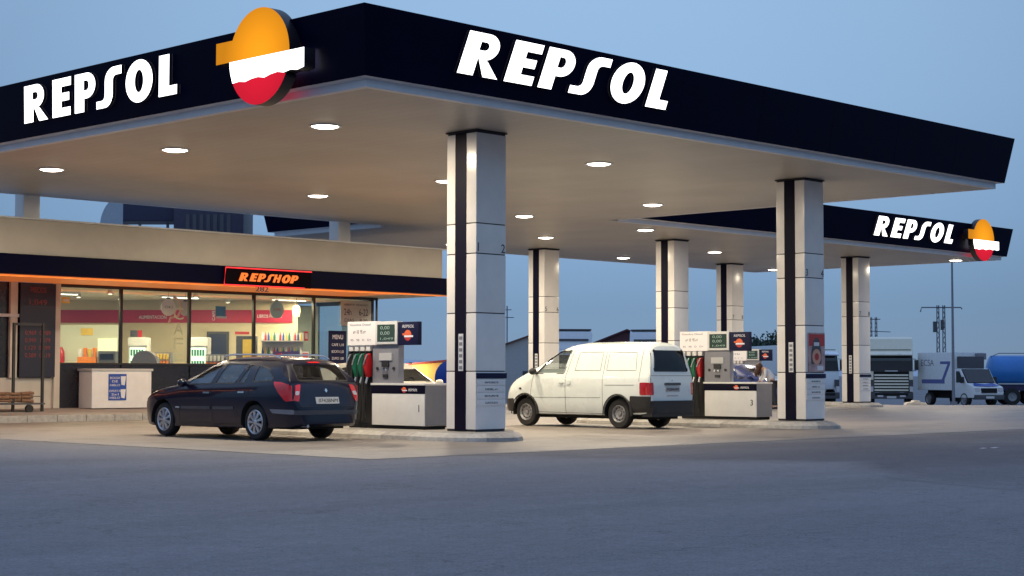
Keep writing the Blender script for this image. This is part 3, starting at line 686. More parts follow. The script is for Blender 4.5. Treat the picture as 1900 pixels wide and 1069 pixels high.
# slender rear columns standing through the shop roof
for x, lab in ((21.40, 'plain square column on the shop roof at the far left end'), (31.38, 'plain square column rising from the shop roof beside the rear canopy corner')):
    t = thing('roof_column', lab, 'column', (x, 37.3, 4.84), 0, 'plain columns on the shop roof')
    mb = MB(); mb.box(x-.22, x+.22, 37.12, 37.54, 4.885, 6.3); mb.build('shaft', M['panel'], t, bevel=0.01)
    mb = MB(); mb.box(x-.26, x+.26, 37.08, 37.58, 4.885, 4.93); mb.build('base_plate', M['grey'], t)

# shop lights
sd = bpy.data.lights.new('shop light', 'AREA'); sd.shape = 'RECTANGLE'; sd.size = 2.2; sd.size_y = 0.5; sd.energy = 145; sd.color = (1.0, 0.87, 0.56)
for x, y in ((24.6, 40.6), (28.3, 40.8), (25.5, 44.5), (31.9, 39.9)):
    pass
plist = [(24.7, 41.4), (28.4, 40.9), (31.6, 39.9), (23.5, 45.5)]
for i, (x, y) in enumerate(plist):
    t = thing('shop_ceiling_light', 'long fluorescent light on the shop ceiling, ' + ['above the coffee counter', 'above the middle windows', 'by the door', 'deep in the left of the shop'][i], 'ceiling light', (x, y, 3.40), 0, 'fluorescent lights on the shop ceiling')
    mb = MB(); mb.box(x-0.65, x+0.65, y-0.09, y+0.09, 3.37, 3.418); mb.build('housing', M['white'], t)
    mb = MB(); mb.box(x-0.6, x+0.6, y-0.05, y+0.05, 3.35, 3.369); mb.build('tube', mat('shop tube', (1, 1, .9), .3, emit=3.0, ecol=(1, .93, .75)) if i == 0 else bpy.data.materials['shop tube'], t)
    add_light(sd, 'shop_light', (x, y, 3.34), t)
M['spot_lens'] = mat('spot lens', (1, .95, .8), .3, emit=9, ecol=(1, .85, .6))
for i, (x, y) in enumerate([(25.66, 41.9), (27.15, 42.1), (25.1, 39.4), (27.8, 39.3), (30.6, 41.6), (32.7, 41.3), (29.9, 39.4)]):
    t = thing('ceiling_spotlight', 'small bright spotlight on the shop ceiling, ' + ['over the coffee machine window', 'second along behind the coffee window', 'just inside the second window', 'inside the third window near the glass', 'above the blue hanging sign', 'above the round hanging sign', 'between the third and fourth windows'][i], 'spotlight', (x, y, 3.42), 0, 'spotlights on the shop ceiling')
    mb = MB(); mb.lathe([(0.07, 0.0), (0.075, -0.10), (0.06, -0.11)], (x, y, 3.42), n=14); mb.build('housing', M['white'], t, smooth=True)
    mb = MB(); mb.lathe([(0.001, -0.115), (0.045, -0.113), (0.06, -0.105)], (x, y, 3.42), n=14); mb.build('lens', M['spot_lens'], t)

# ---- things inside the shop (frontal frame: local x to the right, y away)
def inside(name, label, cat, px, D, z=FL+0.012, group=None):
    lat = (px-950)/3134*D; t = thing(name, label, cat, (*spot(lat, D), z), -YAW, group); l = place_local(t); return t, l
def fin(t, l): t.location = l
# coffee counter
t, l = inside('coffee_counter', 'bright white coffee counter with back panel behind the first shop window', 'counter', 160, 48.5)
mb = MB(); mb.box(-0.9, 0.85, 0, 0.6, 0, 0.98); mb.build('cabinet', M['white'], t, bevel=0.01)
mb = MB(); mb.box(-0.95, 0.9, -0.05, 0.65, 0.981, 1.03); mb.build('worktop', M['lgrey'], t)
mb = MB(); mb.box(-0.9, 0.85, 0.6, 0.66, 1.03, 2.3); mb.build('back_panel', mat('back panel', (0.55, 0.56, 0.42), 0.5, emit=.08, ecol=(1, 1, .75)), t)  # faint glow put into the panel to brighten it, no lamp inside
mb = MB(); mb.box(-0.3, 0.05, 0.58, 0.597, 2.0, 2.2); mb.build('menu_card', M['yellow'], t)
mb = MB(); mb.box(0.2, 0.75, 0.56, 0.597, 1.2, 1.9); mb.build('lit_panel', mat('lit counter panel', (.9, .9, .6), .4, emit=0.5, ecol=(1, .95, .6)), t)
fin(t, l)
for lab, dx, w, h, cm, sh in (('red drum shaped drinks machine at the left of the coffee counter', -0.85, 0.36, 0.62, 'red', 'c'), ('tall orange and white cup display on the coffee counter', 0.0, 0.55, 0.75, 'orange', 'b'), ('small figure shaped bottle stand at the right of the coffee counter', 0.68, 0.2, 0.42, 'red', 'd')):
    t, l = inside('counter_display', lab, 'display', 160+dx*64.6, 48.7, FL+1.04)
    mb = MB()
    if sh == 'c': mb.lathe([(0.001, 0), (w/2, 0.0), (w/2*1.05, h*.3), (w/2, h*.8), (w/3, h), (0.001, h)], (0, 0.2, 0), n=16); mb.build('body', M[cm], t, smooth=True)
    elif sh == 'b':
        mb.box(-w/2, w/2, 0.1, 0.3, 0, h*.45); mb.build('body', M[cm], t, bevel=.01)
        for k in range(4):
            m2 = MB(); x = -w/2+w*(k+.5)/4; m2.lathe([(.001, h*.45), (.045, h*.45), (.065, h*(.75+.05*(k % 2))), (.001, h*(.75+.05*(k % 2)))], (x, .15+.04*(k % 2), 0), n=10); m2.build('cup', M[['white', 'orange', 'yellow', 'orange'][k]], t, smooth=True)
    else:
        mb.lathe([(.001, 0), (.1, 0), (.11, .2), (.04, .28), (.05, .34), (.001, .42)], (0, .1, 0), n=12); mb.build('body', M['red'], t, smooth=True)
    mb = MB(); mb.box(-w/2-.02, w/2+.02, 0.05, 0.35, -0.0, 0.02); mb.build('base', M['white'], t)
    fin(t, l)
M['fridge_lit'] = mat('lit fridge inside', (0.8, 0.9, 0.8), 0.4, emit=0.9, ecol=(0.85, 1.0, 0.8))
def fridge(px, lab, D=49.5, w=0.55, h=1.95, hd=True):
    t, l = inside('drinks_fridge', lab, 'fridge', px, D, group='drinks fridges in the shop')
    mb = MB(); mb.box(-w/2, w/2, 0.05, 0.6, 0, h); mb.build('cabinet', M['white'], t, bevel=.01)
    mb = MB(); mb.box(-w/2+.05, w/2-.05, 0.03, 0.047, .3, h-.3); d = mb.build('door', M['fridge_lit'], t)
    mb = MB()
    for k in range(4):
        for q in range(5):
            mb.box(-w/2+.08+q*.08, -w/2+.13+q*.08, 0.0, 0.025, .42+k*.33, .60+k*.33)
    mb.build('bottles', mat('green drink %d' % px, (.05, .25, .15), .3), t)
    mb = MB(); mb.box(-w/2, w/2, 0, .045, h-.25, h-.02); mb.build('header', M['white'], t)
    fin(t, l)
fridge(255, 'white drinks fridge with a dark and red sign on top, behind the second window'); fridge(368, 'brightly lit drinks fridge just left of the dark blue inner door')
t, l = inside('fridge_sign', 'small dark sign with a red end on top of the left drinks fridge', 'sign', 251, 49.6, FL+1.97)
mb = MB(); mb.box(-.17, .05, .1, .14, 0, .2); mb.build('board', M['dgrey'], t); mb = MB(); mb.box(.051, .17, .1, .14, 0, .2); mb.build('red_end', M['red'], t); fin(t, l)
t, l = inside('shop_counter', 'long dark till counter running behind the middle windows', 'counter', 420, 49.6)
mb = MB(); mb.box(-2.6, 2.0, 0.0, 0.5, 0, 1.08); mb.build('cabinet', M['dgrey'], t, bevel=.01); mb = MB(); mb.box(-2.65, 2.05, -.04, .54, 1.081, 1.12); mb.build('worktop', M['grey'], t); fin(t, l)
t, l = inside('domed_bin', 'grey domed cover standing behind the second window above the white chest', 'cover', 268, 46.8, FL)
mb = MB(); mb.box(-.36, .36, 0, .4, 0, 1.15); mb.build('body', M['grey'], t); mb = MB(); mb.prism(arc(0, 1.151, .36, .38, 0, 180, 18), 'y', 0, .4); mb.build('dome', M['grey'], t, smooth=True); fin(t, l)
# shelf with bottles
t, l = inside('bottle_shelf', 'shelf unit crowded with bottles behind the fourth window', 'shelf', 522, 50.3)
mb = MB()
mb.box(-.62, .62, .3, .34, 0, 2.1)
for z in (.5, .95, 1.4, 1.85): mb.box(-.62, .62, 0, .3, z, z+.025)
mb.build('rack', M['lgrey'], t)
for nm, cols in (('bottles', ['green', 'red', 'yellow', 'white', 'blue']),):
    for ci, cn in enumerate(cols):
        mb = MB()
        for z in (.525, .975, 1.425, 1.875):
            for k in range(14):
                if (k*3+int(z*10)) % 5 == ci:
                    mb.lathe([(.001, 0), (.032, 0), (.032, .14), (.012, .2), (.012, .25), (.001, .25)], (-.57+k*.088, .12, z), n=8)
        mb.build(nm, M[cn], t, smooth=True)
fin(t, l)
t, l = inside('promotion_stand', 'dark and purple goods stand in front of the bottle shelf', 'display', 532, 50.15)
mb = MB(); mb.box(-.35, .4, -.25, .0, 0, 1.55); mb.build('carton', mat('purple carton', (.06, .03, .16), .5, var=.3, scale=5), t); mb = MB()
for k in range(7): mb.blob((-.3+k*.1, -.28, 1.2+.03*(k % 2)), .04, 8)
mb.build('goods', M['white'], t, smooth=True); mb = MB(); mb.prism([(-.5, 1.0), (.05, 1.0), (-.1, 1.5), (-.35, 1.45)], 'y', -.4, -.3); mb.build('red_bag', M['red'], t); fin(t, l)
t, l = inside('goods_cabinet', 'small cabinet with wooden back and golden goods under a red label', 'display', 455, 49.9)
mb = MB(); mb.box(-.28, .3, .1, .45, 0, 2.0); mb.build('cabinet', M['dgrey'], t); mb = MB(); mb.box(-.08, .27, .07, .097, 1.1, 1.9); mb.build('shelf_goods', M['yellow'], t); mb = MB(); mb.box(-.32, .1, .1, .16, 2.05, 2.13); mb.build('label_strip', M['text_red'], t); fin(t, l)
# lantern, hanging signs, window stickers
t = thing('lantern', 'glowing warm lantern hanging inside next to the door', 'lamp', (31.55, 39.5, 3.0))
mb = MB(); mb.lathe([(.001, -.17), (.09, -.16), (.12, 0), (.1, .14), (.03, .18), (.001, .18)], (31.55, 39.5, 3.03), n=18); mb.build('shade', mat('lantern glow', (1, .8, .5), .5, emit=3.5, ecol=(1, .7, .3)), t, smooth=True)
mb = MB(); mb.tube([(31.55, 39.5, 3.2), (31.55, 39.5, 3.42)], .008, 6); mb.build('cord', M['black'], t)
def hang_disc(name, x, z, r, m1, lab, y=39.25, txt=None, tc='text_red'):
    t = thing(name, lab, 'sign', (x, y, z))
    mb = MB(); mb.prism([(x+a, z+b) for a, b in arc(0, 0, r, r, 0, 348, 30)], 'y', y-.012, y+.012); mb.build('disc', m1, t)
    mb = MB(); mb.box(x-.06, x+.06, y-.012, y+.012, z+r+.002, z+r+.04); mb.tube([(x, y, z+r+.04), (x, y, 3.42)], .004, 5); mb.build('hanger', M['black'], t)
    if txt: text_mesh(txt, .07, M[tc], 'sign_text', t, (x, y-.013, z-.03), (1, 0, 0), (0, 0, 1), width=r*1.1, align='C', depth=.002)
hang_disc('round_sign', 26.86, 3.0, .235, M['white'], 'round white hanging sign with small green writing at the edge of the second window', txt='OK!', tc='green')
hang_disc('round_sign', 27.46, 2.98, .20, M['pilaster'], 'round cream hanging sign half hidden by the second mullion', 39.3)
hang_disc('round_sign', 30.62, 3.04, .25, mat('pale teal card', (.30, .42, .40), .5), 'round pale teal hanging sign with red writing in the fourth window', txt='CAFE')
t = thing('hanging_card', 'small square blue card hanging in the third window', 'sign', (28.6, 39.2, 2.95)); mb = MB(); mb.box(28.42, 28.76, 39.2, 39.22, 2.8, 3.08); mb.build('card', mat('teal blue card', (.03, .13, .26), .5), t); mb = MB(); mb.box(28.45, 28.79, 39.19, 39.199, 2.74, 2.80); mb.build('card_edge', M['lgrey'], t)
t = thing('window_lettering', 'tall vertical cream lettering CAFE stuck on the second window', 'sign', (27.05, GV, 1.5))
for k, ch in enumerate('CAFE'):
    text_mesh(ch, .34, mat('cream sticker', (.74, .72, .46), .6) if k == 0 else bpy.data.materials['cream sticker'], 'letter', t, (27.18, GV-.006, 3.02-k*.44) if False else (27.22-.34, GV+.03, 2.66-k*.42), (1, 0, 0), (0, 0, 1), width=.33, depth=.003)
mb = MB(); mb.tube([(26.75, GV+.06, 2.55), (26.8, GV+.06, 2.70), (27.05, GV+.06, 2.76), (27.15, GV+.06, 2.93), (27.10, GV+.06, 3.2), (26.9, GV+.06, 3.28)], .03, 8); mb.build('swirl', mat('peach tube', (.75, .42, .25), .5), t, smooth=True)

def board(name, lab, x0, x1, z0, z1, y, m, lines=(), cat='notice', tm='text_dark', th=.01):
    t = thing(name, lab, cat, ((x0+x1)/2, y, z0)); mb = MB(); mb.box(x0, x1, y-th, y, z0, z1); p = mb.build('board', m, t)
    for s, h, rz, w in lines: text_mesh(s, h, M[tm], 'notice_text', t, ((x0+x1)/2, y-th-.001, z0+(z1-z0)*rz), (1, 0, 0), (0, 0, 1), width=w, align='C', depth=.002)
    return t
M['paper'] = mat('notice paper', (.40, .40, .36), .6, var=.1); M['paper_blue'] = mat('blue sheet', (.16, .35, .45), .6)
M['dim_red'] = mat('dim red figures', (.22, .03, .03), .6)
board('window_notice', 'large grey notice high on the door glass with two blocks of print', 32.80, 34.0, 2.62, 3.38, GV-.045, M['paper'], (('ABIERTO  HORARIO', .06, .80, .95), ('24h     6-22', .2, .42, .95), ('DIAS    8.20', .1, .16, .9)))
board('window_notice', 'light blue sheet on the door glass under the grey notice', 32.85, 33.30, 2.0, 2.60, GV-.045, M['paper_blue'])
board('menu_board', 'dark blue menu board with rows of white writing by the shop door', 32.12, 32.78, 0.9, 2.45, 38.7, M['navy_mid'], (('MENU', .13, .84, .4), ('CAFE 1,10', .09, .70, .46), ('BOCATA 3,20', .09, .57, .46), ('ZUMO 1,80', .09, .44, .46), ('AGUA 0,90', .09, .31, .46), ('TE 1,00', .09, .18, .4)), cat='menu board', tm='text_white', th=.04)
board('price_board', 'tall dark blue fuel price board with dim red figures left of the first window', 22.12, 23.13, 1.08, 3.48, GV-.10, mat('dark price board', (.006, .008, .028), .4), (('PRECIOS', .14, .90, .45), ('1,049', .16, .76, .5), ('0,969  0,989', .13, .44, .72), ('0,999  1,079', .13, .36, .72), ('1,129  0,899', .13, .28, .72), ('0,589  0,619', .13, .20, .72)), cat='price board', tm='dim_red', th=.05)
board('wall_notice', 'small red and white notice on the cream wall beside the door', 0, .12, 0, .22, 0, M['text_red'])
wn = [o for o in bpy.data.objects if o.name.startswith('wall_notice')][0]; wn.location = (32.95, 41.35, 2.25); wn.rotation_euler = (0, 0, R(60))

# more goods and small notices
for px, lab, cm, w_, h_ in ((300, 'low snack stand with yellow packets behind the second window', 'yellow', .5, 1.25), (400, 'low magazine stand with white covers behind the third window', 'white', .6, 1.2), (175, 'dark coffee machine with steel front on the white counter', 'dgrey', .5, .0)):
    if h_ == 0:
        t, l = inside('coffee_machine', lab, 'coffee machine', px+22, 48.55, FL+1.045); mb = MB(); mb.box(-.25, .25, .1, .5, 0, .5); mb.build('body', M['dgrey'], t, bevel=.02); mb = MB(); mb.box(-.2, .2, .085, .099, .25, .42); mb.build('front', M['chrome'], t); mb = MB(); mb.box(-.25, .25, .05, .099, 0, .04); mb.build('tray', M['alu'], t); fin(t, l); continue
    t, l = inside('goods_stand', lab, 'display', px, 49.0); mb = MB(); mb.box(-w_/2, w_/2, .1, .4, 0, h_+.25); mb.build('stand', M['grey'], t)
    for r_ in range(2):
        mb = MB()
        for k in range(5): mb.box(-w_/2+.02+k*(w_-.04)/5, -w_/2+(k+.8)*(w_-.04)/5, .04, .099, h_-.15+r_*.2, h_+.01+r_*.2)
        mb.build('packets', M[cm if r_ else 'orange'], t)
    fin(t, l)
for i, (x0, x1, z0, z1, mt, lab) in enumerate(((31.45, 31.60, 2.15, 2.42, 'text_red', 'small red sticker high on the fourth window near the door'), (31.35, 31.62, 1.55, 1.83, 'text_white', 'round looking pale sticker low on the fourth window'), (23.4, 23.62, 3.0, 3.16, 'yellow', 'small yellow sticker in the top corner of the first window'))):
    t = thing('window_sticker', lab, 'sticker', (x0, GV, z0)); mb = MB(); mb.box(x0, x1, GV-.008, GV-.001, z0, z1); mb.build('film', M[mt], t); mb = MB(); mb.box(x0+.03, x1-.03, GV-.012, GV-.0085, z0+.05, z1-.05); mb.build('print', M['text_white' if mt != 'text_white' else 'text_red'], t)
# white chest outside
t = thing('ice_chest', 'low white chest against the shop front with a blue price poster on its face', 'chest', (23.9, 38.3, .26))
mb = MB(); mb.box(23.89, 25.70, 38.3, 38.93, .27, 1.235); mb.build('body', M['white'], t, bevel=.012)
mb = MB(); mb.box(23.85, 25.74, 38.27, 38.95, 1.237, 1.30); mb.build('lid', M['lgrey'], t, bevel=.012)
mb = MB(); mb.box(24.38, 24.92, 38.285, 38.297, .47, 1.16); p = mb.build('poster', M['blue'], t)
for s, z in (('BOLSA', 1.03), ('DE', .94), ('HIELO', .84), ('OFERTA', .69), ('2x1', .60), ('HIELO', .51)):
    text_mesh(s, .055, M['text_white'], 'poster_text', p, (24.57, 38.284, z), (1, 0, 0), (0, 0, 1), width=.08+.045*len(s), align='C')
mb = MB()
for z in (.52, .86): mb.prism([(24.76, z+.02), (24.86, z), (24.90, z+.24), (24.74, z+.24)], 'y', 38.278, 38.284)
mb.build('poster_cup', M['text_white'], p)
# merchandise rack with firewood
t = thing('display_rack', 'black post rack with low shelf in front of the price board', 'rack', (22.1, 37.8, .2))
mb = MB()
for x in (21.36, 22.16):
    for y in (37.8,): mb.box(x-.03, x+.03, y-.03, y+.03, .2, 2.42)
mb.box(21.36, 22.16, 37.79, 37.81, 2.36, 2.42); mb.build('post', M['black'], t)
mb = MB(); mb.box(20.2, 22.13, 37.60, 38.3, .40, .44); mb.tube([(20.2, 37.8, .62), (22.13, 37.8, .60)], .012, 6); mb.build('shelf', M['dgrey'], t)
mb = MB()
for x in (20.4, 21.7): mb.lathe([(.001, -.04), (.1, -.04), (.1, .04), (.001, .04)], (x, 37.62, .30), 'y', 14)
mb.build('caster', M['rubber'], t)
t = thing('firewood_pile', 'small heap of brown firewood bundles on the low shelf', 'firewood', (21.5, 37.9, .44))
rr = random.Random(4)
for b in range(3):
    mb = MB()
    for k in range(9):
        y, z = 37.8+.10*(k % 3)+rr.uniform(-.02, .02), .50+.085*(k//3)
        mb.tube([(20.9+b*.34, y, z), (21.22+b*.34, y+rr.uniform(-.02, .02), z+rr.uniform(-.02, .02))], rr.uniform(.03, .05), 7)
    mb.build('log_bundle', M['wood'], t)

# ------------------------------------------------------------------ cars
def interp(tab, x):
    if x <= tab[0][0]: return tab[0][1]
    for (a, fa), (b, fb) in zip(tab[:-1], tab[1:]):
        if x <= b:
            t = (x-a)/(b-a); return fa+(fb-fa)*t
    return tab[-1][1]
def smooth_tab(tab, r=0.10):
    """slightly rounded version of a polyline profile"""
    return lambda x: sum(interp(tab, x+d*r)*w for d, w in ((-1, .15), (-.5, .22), (0, .26), (.5, .22), (1, .15)))
def body_solid(xs, top, bot, wid, belt, tumble, shrink=0.0, ztrim=0.0, zbot=None):
    """closed loft of cross-sections along x (forward), y to the left"""
    secs = []
    for x in xs:
        zt, zb, w = top(x)-shrink-ztrim, bot(x)+shrink, wid(x)-shrink
        if zbot is not None: zb = zbot
        zs = min(belt(x), zt-0.03); zs = max(zs, zb+0.02)
        c = min(1.0, max(0.04, (zt-zs)/0.30)); wt = w-tumble*(zt-zs)-0.02*c
        low = zb+min(0.30, (zs-zb)*0.55)
        half = [(0, zb), (w*0.80, zb), (w*0.925, zb+0.02*c), (w*0.965, zb+(low-zb)*0.35), (w*0.99, low), (w*1.0, (low+zs)/2+0.02*(zs-low)), (w*0.993, zs-0.10*(zs-low)), (w*0.972, zs),
                (w*0.972*(0.72)+wt*0.28, zs+(zt-zs)*0.26), (w*0.972*.42+wt*.58, zs+(zt-zs)*0.56), (wt+0.005, zt-0.10*c), (wt-0.05*c, zt-0.04*c), (wt-0.16*c, zt-0.010*c), (wt*0.45, zt+0.012*c), (0, zt+0.018*c)]
        secs.append(half)
    n = len(secs[0]); vs = []; fs = []
    for x, h in zip(xs, secs):
        vs += [(x, y, z) for y, z in h]+[(x, -y, z) for y, z in h[-2:0:-1]]
    m = 2*n-2
    for i in range(len(xs)-1):
        for j in range(m): k = (j+1) % m; fs.append((i*m+j, i*m+k, (i+1)*m+k, (i+1)*m+j))
    fs += [list(range(m)), list(range((len(xs)-1)*m, len(xs)*m))[::-1]]
    return vs, fs
def mesh_obj(vs, fs, name):
    me = bpy.data.meshes.new(name); me.from_pydata([tuple(v) for v in vs], [], fs)
    bm = bmesh.new(); bm.from_mesh(me); bmesh.ops.recalc_face_normals(bm, faces=bm.faces); bmesh.ops.triangulate(bm, faces=bm.faces); bm.to_mesh(me); bm.free()
    o = bpy.data.objects.new(name, me); C.objects.link(o); return o
def boolean(o, cutters):
    """cut the tools out one by one; a cut that goes wrong is tried again with the tool nudged"""
    ext = lambda me: max(max(abs(v.co.y) for v in me.vertices), 0)
    lim = ext(o.data)+.01
    for c in cutters:
        for k in range(6):
            md = o.modifiers.new('b', 'BOOLEAN'); md.operation = 'DIFFERENCE'; md.solver = 'EXACT' if k < 4 else 'FAST'; md.object = c
            c.location = (.0023*k, .0011*k, .0017*k)
            dg = bpy.context.evaluated_depsgraph_get(); me = bpy.data.meshes.new_from_object(o.evaluated_get(dg)); o.modifiers.clear()
            if len(me.vertices) > 300 and ext(me) < lim and max(v.co.z for v in me.vertices) > .9:
                old = o.data; o.data = me; bpy.data.meshes.remove(old); break
            print('retry cut', o.name, k); bpy.data.meshes.remove(me)
        m = c.data; bpy.data.objects.remove(c); bpy.data.meshes.remove(m)
def chaikin(p, n=2, closed=True):
    for _ in range(n):
        q = []
        m = len(p)
        for i in range(m if closed else m-1):
            a, b = p[i], p[(i+1) % m]
            q += [(a[0]*.82+b[0]*.18, a[1]*.82+b[1]*.18), (a[0]*.18+b[0]*.82, a[1]*.18+b[1]*.82)]
        p = q
    return p
def round_poly(p, r):
    out = []
    for i in range(len(p)):
        a, b, c = Vector(p[i-1]), Vector(p[i]), Vector(p[(i+1) % len(p)])
        q = min(r, (a-b).length*.42, (c-b).length*.42); u, v = b+(a-b).normalized()*q, b+(c-b).normalized()*q
        for t in (0, .25, .5, .75, 1): w = u*(1-t)**2+b*2*t*(1-t)+v*t*t; out.append((w.x, w.y))
    return out
class Skin:
    """puts flat outlines onto a car body by casting them onto its surface"""
    def __init__(s, vs, fs): s.t = BVHTree.FromPolygons([Vector(v) for v in vs], fs)
    def hit(s, a, b, side, off):
        # side: 'L' (y+), 'R' (y-), 'B' (rear, -x), 'F' (front, +x)
        if side in 'LR':
            sg = 1 if side == 'L' else -1; o, d = Vector((a, 3*sg, b)), Vector((0, -sg, 0))
        elif side == 'T': o, d = Vector((a, b, 5)), Vector((0, 0, -1))
        else:
            sg = -1 if side == 'B' else 1; o, d = Vector((9*sg, a, b)), Vector((-sg, 0, 0))
        r = s.t.ray_cast(o, d); k = 0
        while r[0] is None and side in 'BF' and k < 30:
            o.z -= 0.01; o.x, o.y = o.x, o.y*0.995; k += 1; r = s.t.ray_cast(o, d)
        if r[0] is None:
            f = s.t.find_nearest(o+d*(2.2 if side in 'LR' else 6.5)); return f[0]-d*off
        n = r[1]
        if n.dot(d) > 0: n = -n
        return r[0]+n*off*0.5-d*off*0.5
    def patch(s, mb, poly, side, off=0.004, step=0.07, thick=0.0):
        bm = bmesh.new(); vv = [bm.verts.new((p[0], p[1], 0)) for p in poly]; bm.faces.new(vv)
        x0, x1 = min(p[0] for p in poly), max(p[0] for p in poly); y0, y1 = min(p[1] for p in poly), max(p[1] for p in poly)
        for ax, lo, hi in ((0, x0, x1), (1, y0, y1)):
            k = lo+step
            while k < hi-1e-3:
                n = (1, 0, 0) if ax == 0 else (0, 1, 0); co = (k, 0, 0) if ax == 0 else (0, k, 0)
                bmesh.ops.bisect_plane(bm, geom=bm.verts[:]+bm.edges[:]+bm.faces[:], plane_co=co, plane_no=n); k += step
        bm.verts.index_update()
        P = [s.hit(v.co.x, v.co.y, side, off) for v in bm.verts]; F = [[v.index for v in f.verts] for f in bm.faces]
        if thick:
            Q = [s.hit(v.co.x, v.co.y, side, off-thick) for v in bm.verts]; n = len(P)
            for e in bm.edges:
                if len(e.link_faces) == 1: a, b = e.verts[0].index, e.verts[1].index; F.append([a, b, b+n, a+n])
            P += Q
        bm.free(); mb.add(P, F); return mb
    def ring(s, mb, poly, inner, side, off=0.006):
        P = [s.hit(p[0], p[1], side, off) for p in poly]+[s.hit(p[0], p[1], side, off-0.001) for p in inner]+[s.hit(p[0], p[1], side, -0.03) for p in inner]; n = len(poly)
        mb.add(P, [(i, (i+1) % n, n+(i+1) % n, n+i) for i in range(n)]+[(n+i, n+(i+1) % n, 2*n+(i+1) % n, 2*n+i) for i in range(n)]); return mb
    def line(s, mb, pts, side, w=0.006, off=0.002, sub=0.06):
        q = []
        for a, b in zip(pts[:-1], pts[1:]):
            k = max(1, int(math.dist(a, b)/sub)); q += [(a[0]+(b[0]-a[0])*i/k, a[1]+(b[1]-a[1])*i/k) for i in range(k)]
        q.append(pts[-1]); vs = []
        for i, p in enumerate(q):
            a, b = Vector(q[max(0, i-1)]), Vector(q[min(len(q)-1, i+1)]); d = (b-a).normalized(); n = Vector((-d.y, d.x))*w/2
            vs += [s.hit(p[0]+n.x, p[1]+n.y, side, off), s.hit(p[0]-n.x, p[1]-n.y, side, off)]
        mb.add(vs, [(2*i, 2*i+1, 2*i+3, 2*i+2) for i in range(len(q)-1)]); return mb

M['car_glass'] = glass_mat('car glass', (0.90, 0.94, 0.94), 1.9)
M['dark_glass'] = glass_mat('dark tinted glass', (0.10, 0.12, 0.14), 1.6)
M['seal'] = mat('black rubber seal', (0.012, 0.012, 0.014), 0.5)
M['under'] = mat('underbody black', (0.008, 0.008, 0.009), 0.9)
M['tail_red'] = mat('red lamp lens', (0.78, 0.015, 0.02), 0.12, coat=1.0)
M['tail_clear'] = mat('clear lamp lens', (0.62, 0.60, 0.62), 0.12, coat=1.0)
M['cloth'] = mat('seat cloth', (0.14, 0.14, 0.15), 0.9, var=0.15)
M['plate'] = mat('number plate', (0.62, 0.62, 0.6), 0.4)
M['steel'] = mat('painted steel wheel', (0.28, 0.28, 0.29), 0.4, metal=0.3, var=0.1)

def wheel(parent, x, y, side, rad, wid, kind, rim_r):
    """side +1: outer face towards +y"""
    t = MB(); s = side
    t.lathe([(rim_r, -wid/2), (rad-.03, -wid/2), (rad-.006, -wid/2+.025), (rad, -wid/2+.05), (rad, wid/2-.05), (rad-.006, wid/2-.025), (rad-.03, wid/2), (rim_r+.012, wid/2), (rim_r, wid/2-.02)], (x, y, rad), 'y', 40, s)
    w = t.build('wheel', M['rubber'], parent, smooth=True, angle=25)
    r = MB()
    if kind == 'spoke':
        r.lathe([(rim_r+.004, wid/2-.008), (rim_r-.012, wid/2+.004), (rim_r-.03, wid/2-.012), (rim_r-.035, wid/2-.05)], (x, y, rad), 'y', 40, s)
        r.lathe([(.001, wid/2+.012), (.035, wid/2+.010), (.055, wid/2-.004), (.056, wid/2-.04)], (x, y, rad), 'y', 24, s)
        for k in range(9):
            a = 2*math.pi*k/9; c, q = math.cos(a), math.sin(a); nx, nz = -q, c
            def pt(ra, tt, h): return (x+c*ra+nx*tt, y+s*(wid/2+h), rad+q*ra+nz*tt)
            r.add([pt(.05, -.013, .006), pt(.05, .013, .006), pt(rim_r-.02, .03, -.006), pt(rim_r-.02, -.03, -.006), pt(.05, -.02, -.03), pt(.05, .02, -.03), pt(rim_r-.02, .036, -.035), pt(rim_r-.02, -.036, -.035)],
                  [(0, 1, 2, 3), (4, 7, 6, 5), (0, 4, 5, 1), (1, 5, 6, 2), (2, 6, 7, 3), (3, 7, 4, 0)])
        m_ = M['alu']
    else:
        r.lathe([(rim_r+.004, wid/2-.008), (rim_r-.010, wid/2+.002), (rim_r-.025, wid/2-.02), (rim_r*.80, wid/2-.055), (rim_r*.62, wid/2-.03), (rim_r*.42, wid/2-.035), (rim_r*.30, wid/2-.05), (rim_r*.26, wid/2-.02), (.001, wid/2-.015)], (x, y, rad), 'y', 40, s)
        m_ = M['steel']
    r.build('rim', m_, w, smooth=True)
    b = MB(); b.disc((x, y+s*(wid/2-.06), rad), rim_r-.01, 'y', 30)
    if kind != 'spoke':
        b = MB()
        for k in range(10):
            a = 2*math.pi*(k+.5)/10; b.lathe([(.001, wid/2-.032), (.016, wid/2-.034)], (x+math.cos(a)*rim_r*.70, y, rad+math.sin(a)*rim_r*.70), 'y', 10, s)
    b.build('wheel_backing', M['under'], w)
    return w

def seat(parent, x, y, w=.5, cols='cloth', hr=True):
    mb = MB(); mb.prism([(x-.05, .42), (x+.46, .46), (x+.48, .58), (x, .56)], 'y', y-w/2, y+w/2)
    mb.prism([(x-.02, .50), (x+.10, .52), (x-.10, 1.10), (x-.20, 1.08)], 'y', y-w/2, y+w/2)
    if hr: mb.box(x-.24, x-.14, y-.12, y+.12, 1.12, 1.28)
    return mb.build('seat', M[cols], parent, bevel=.03)

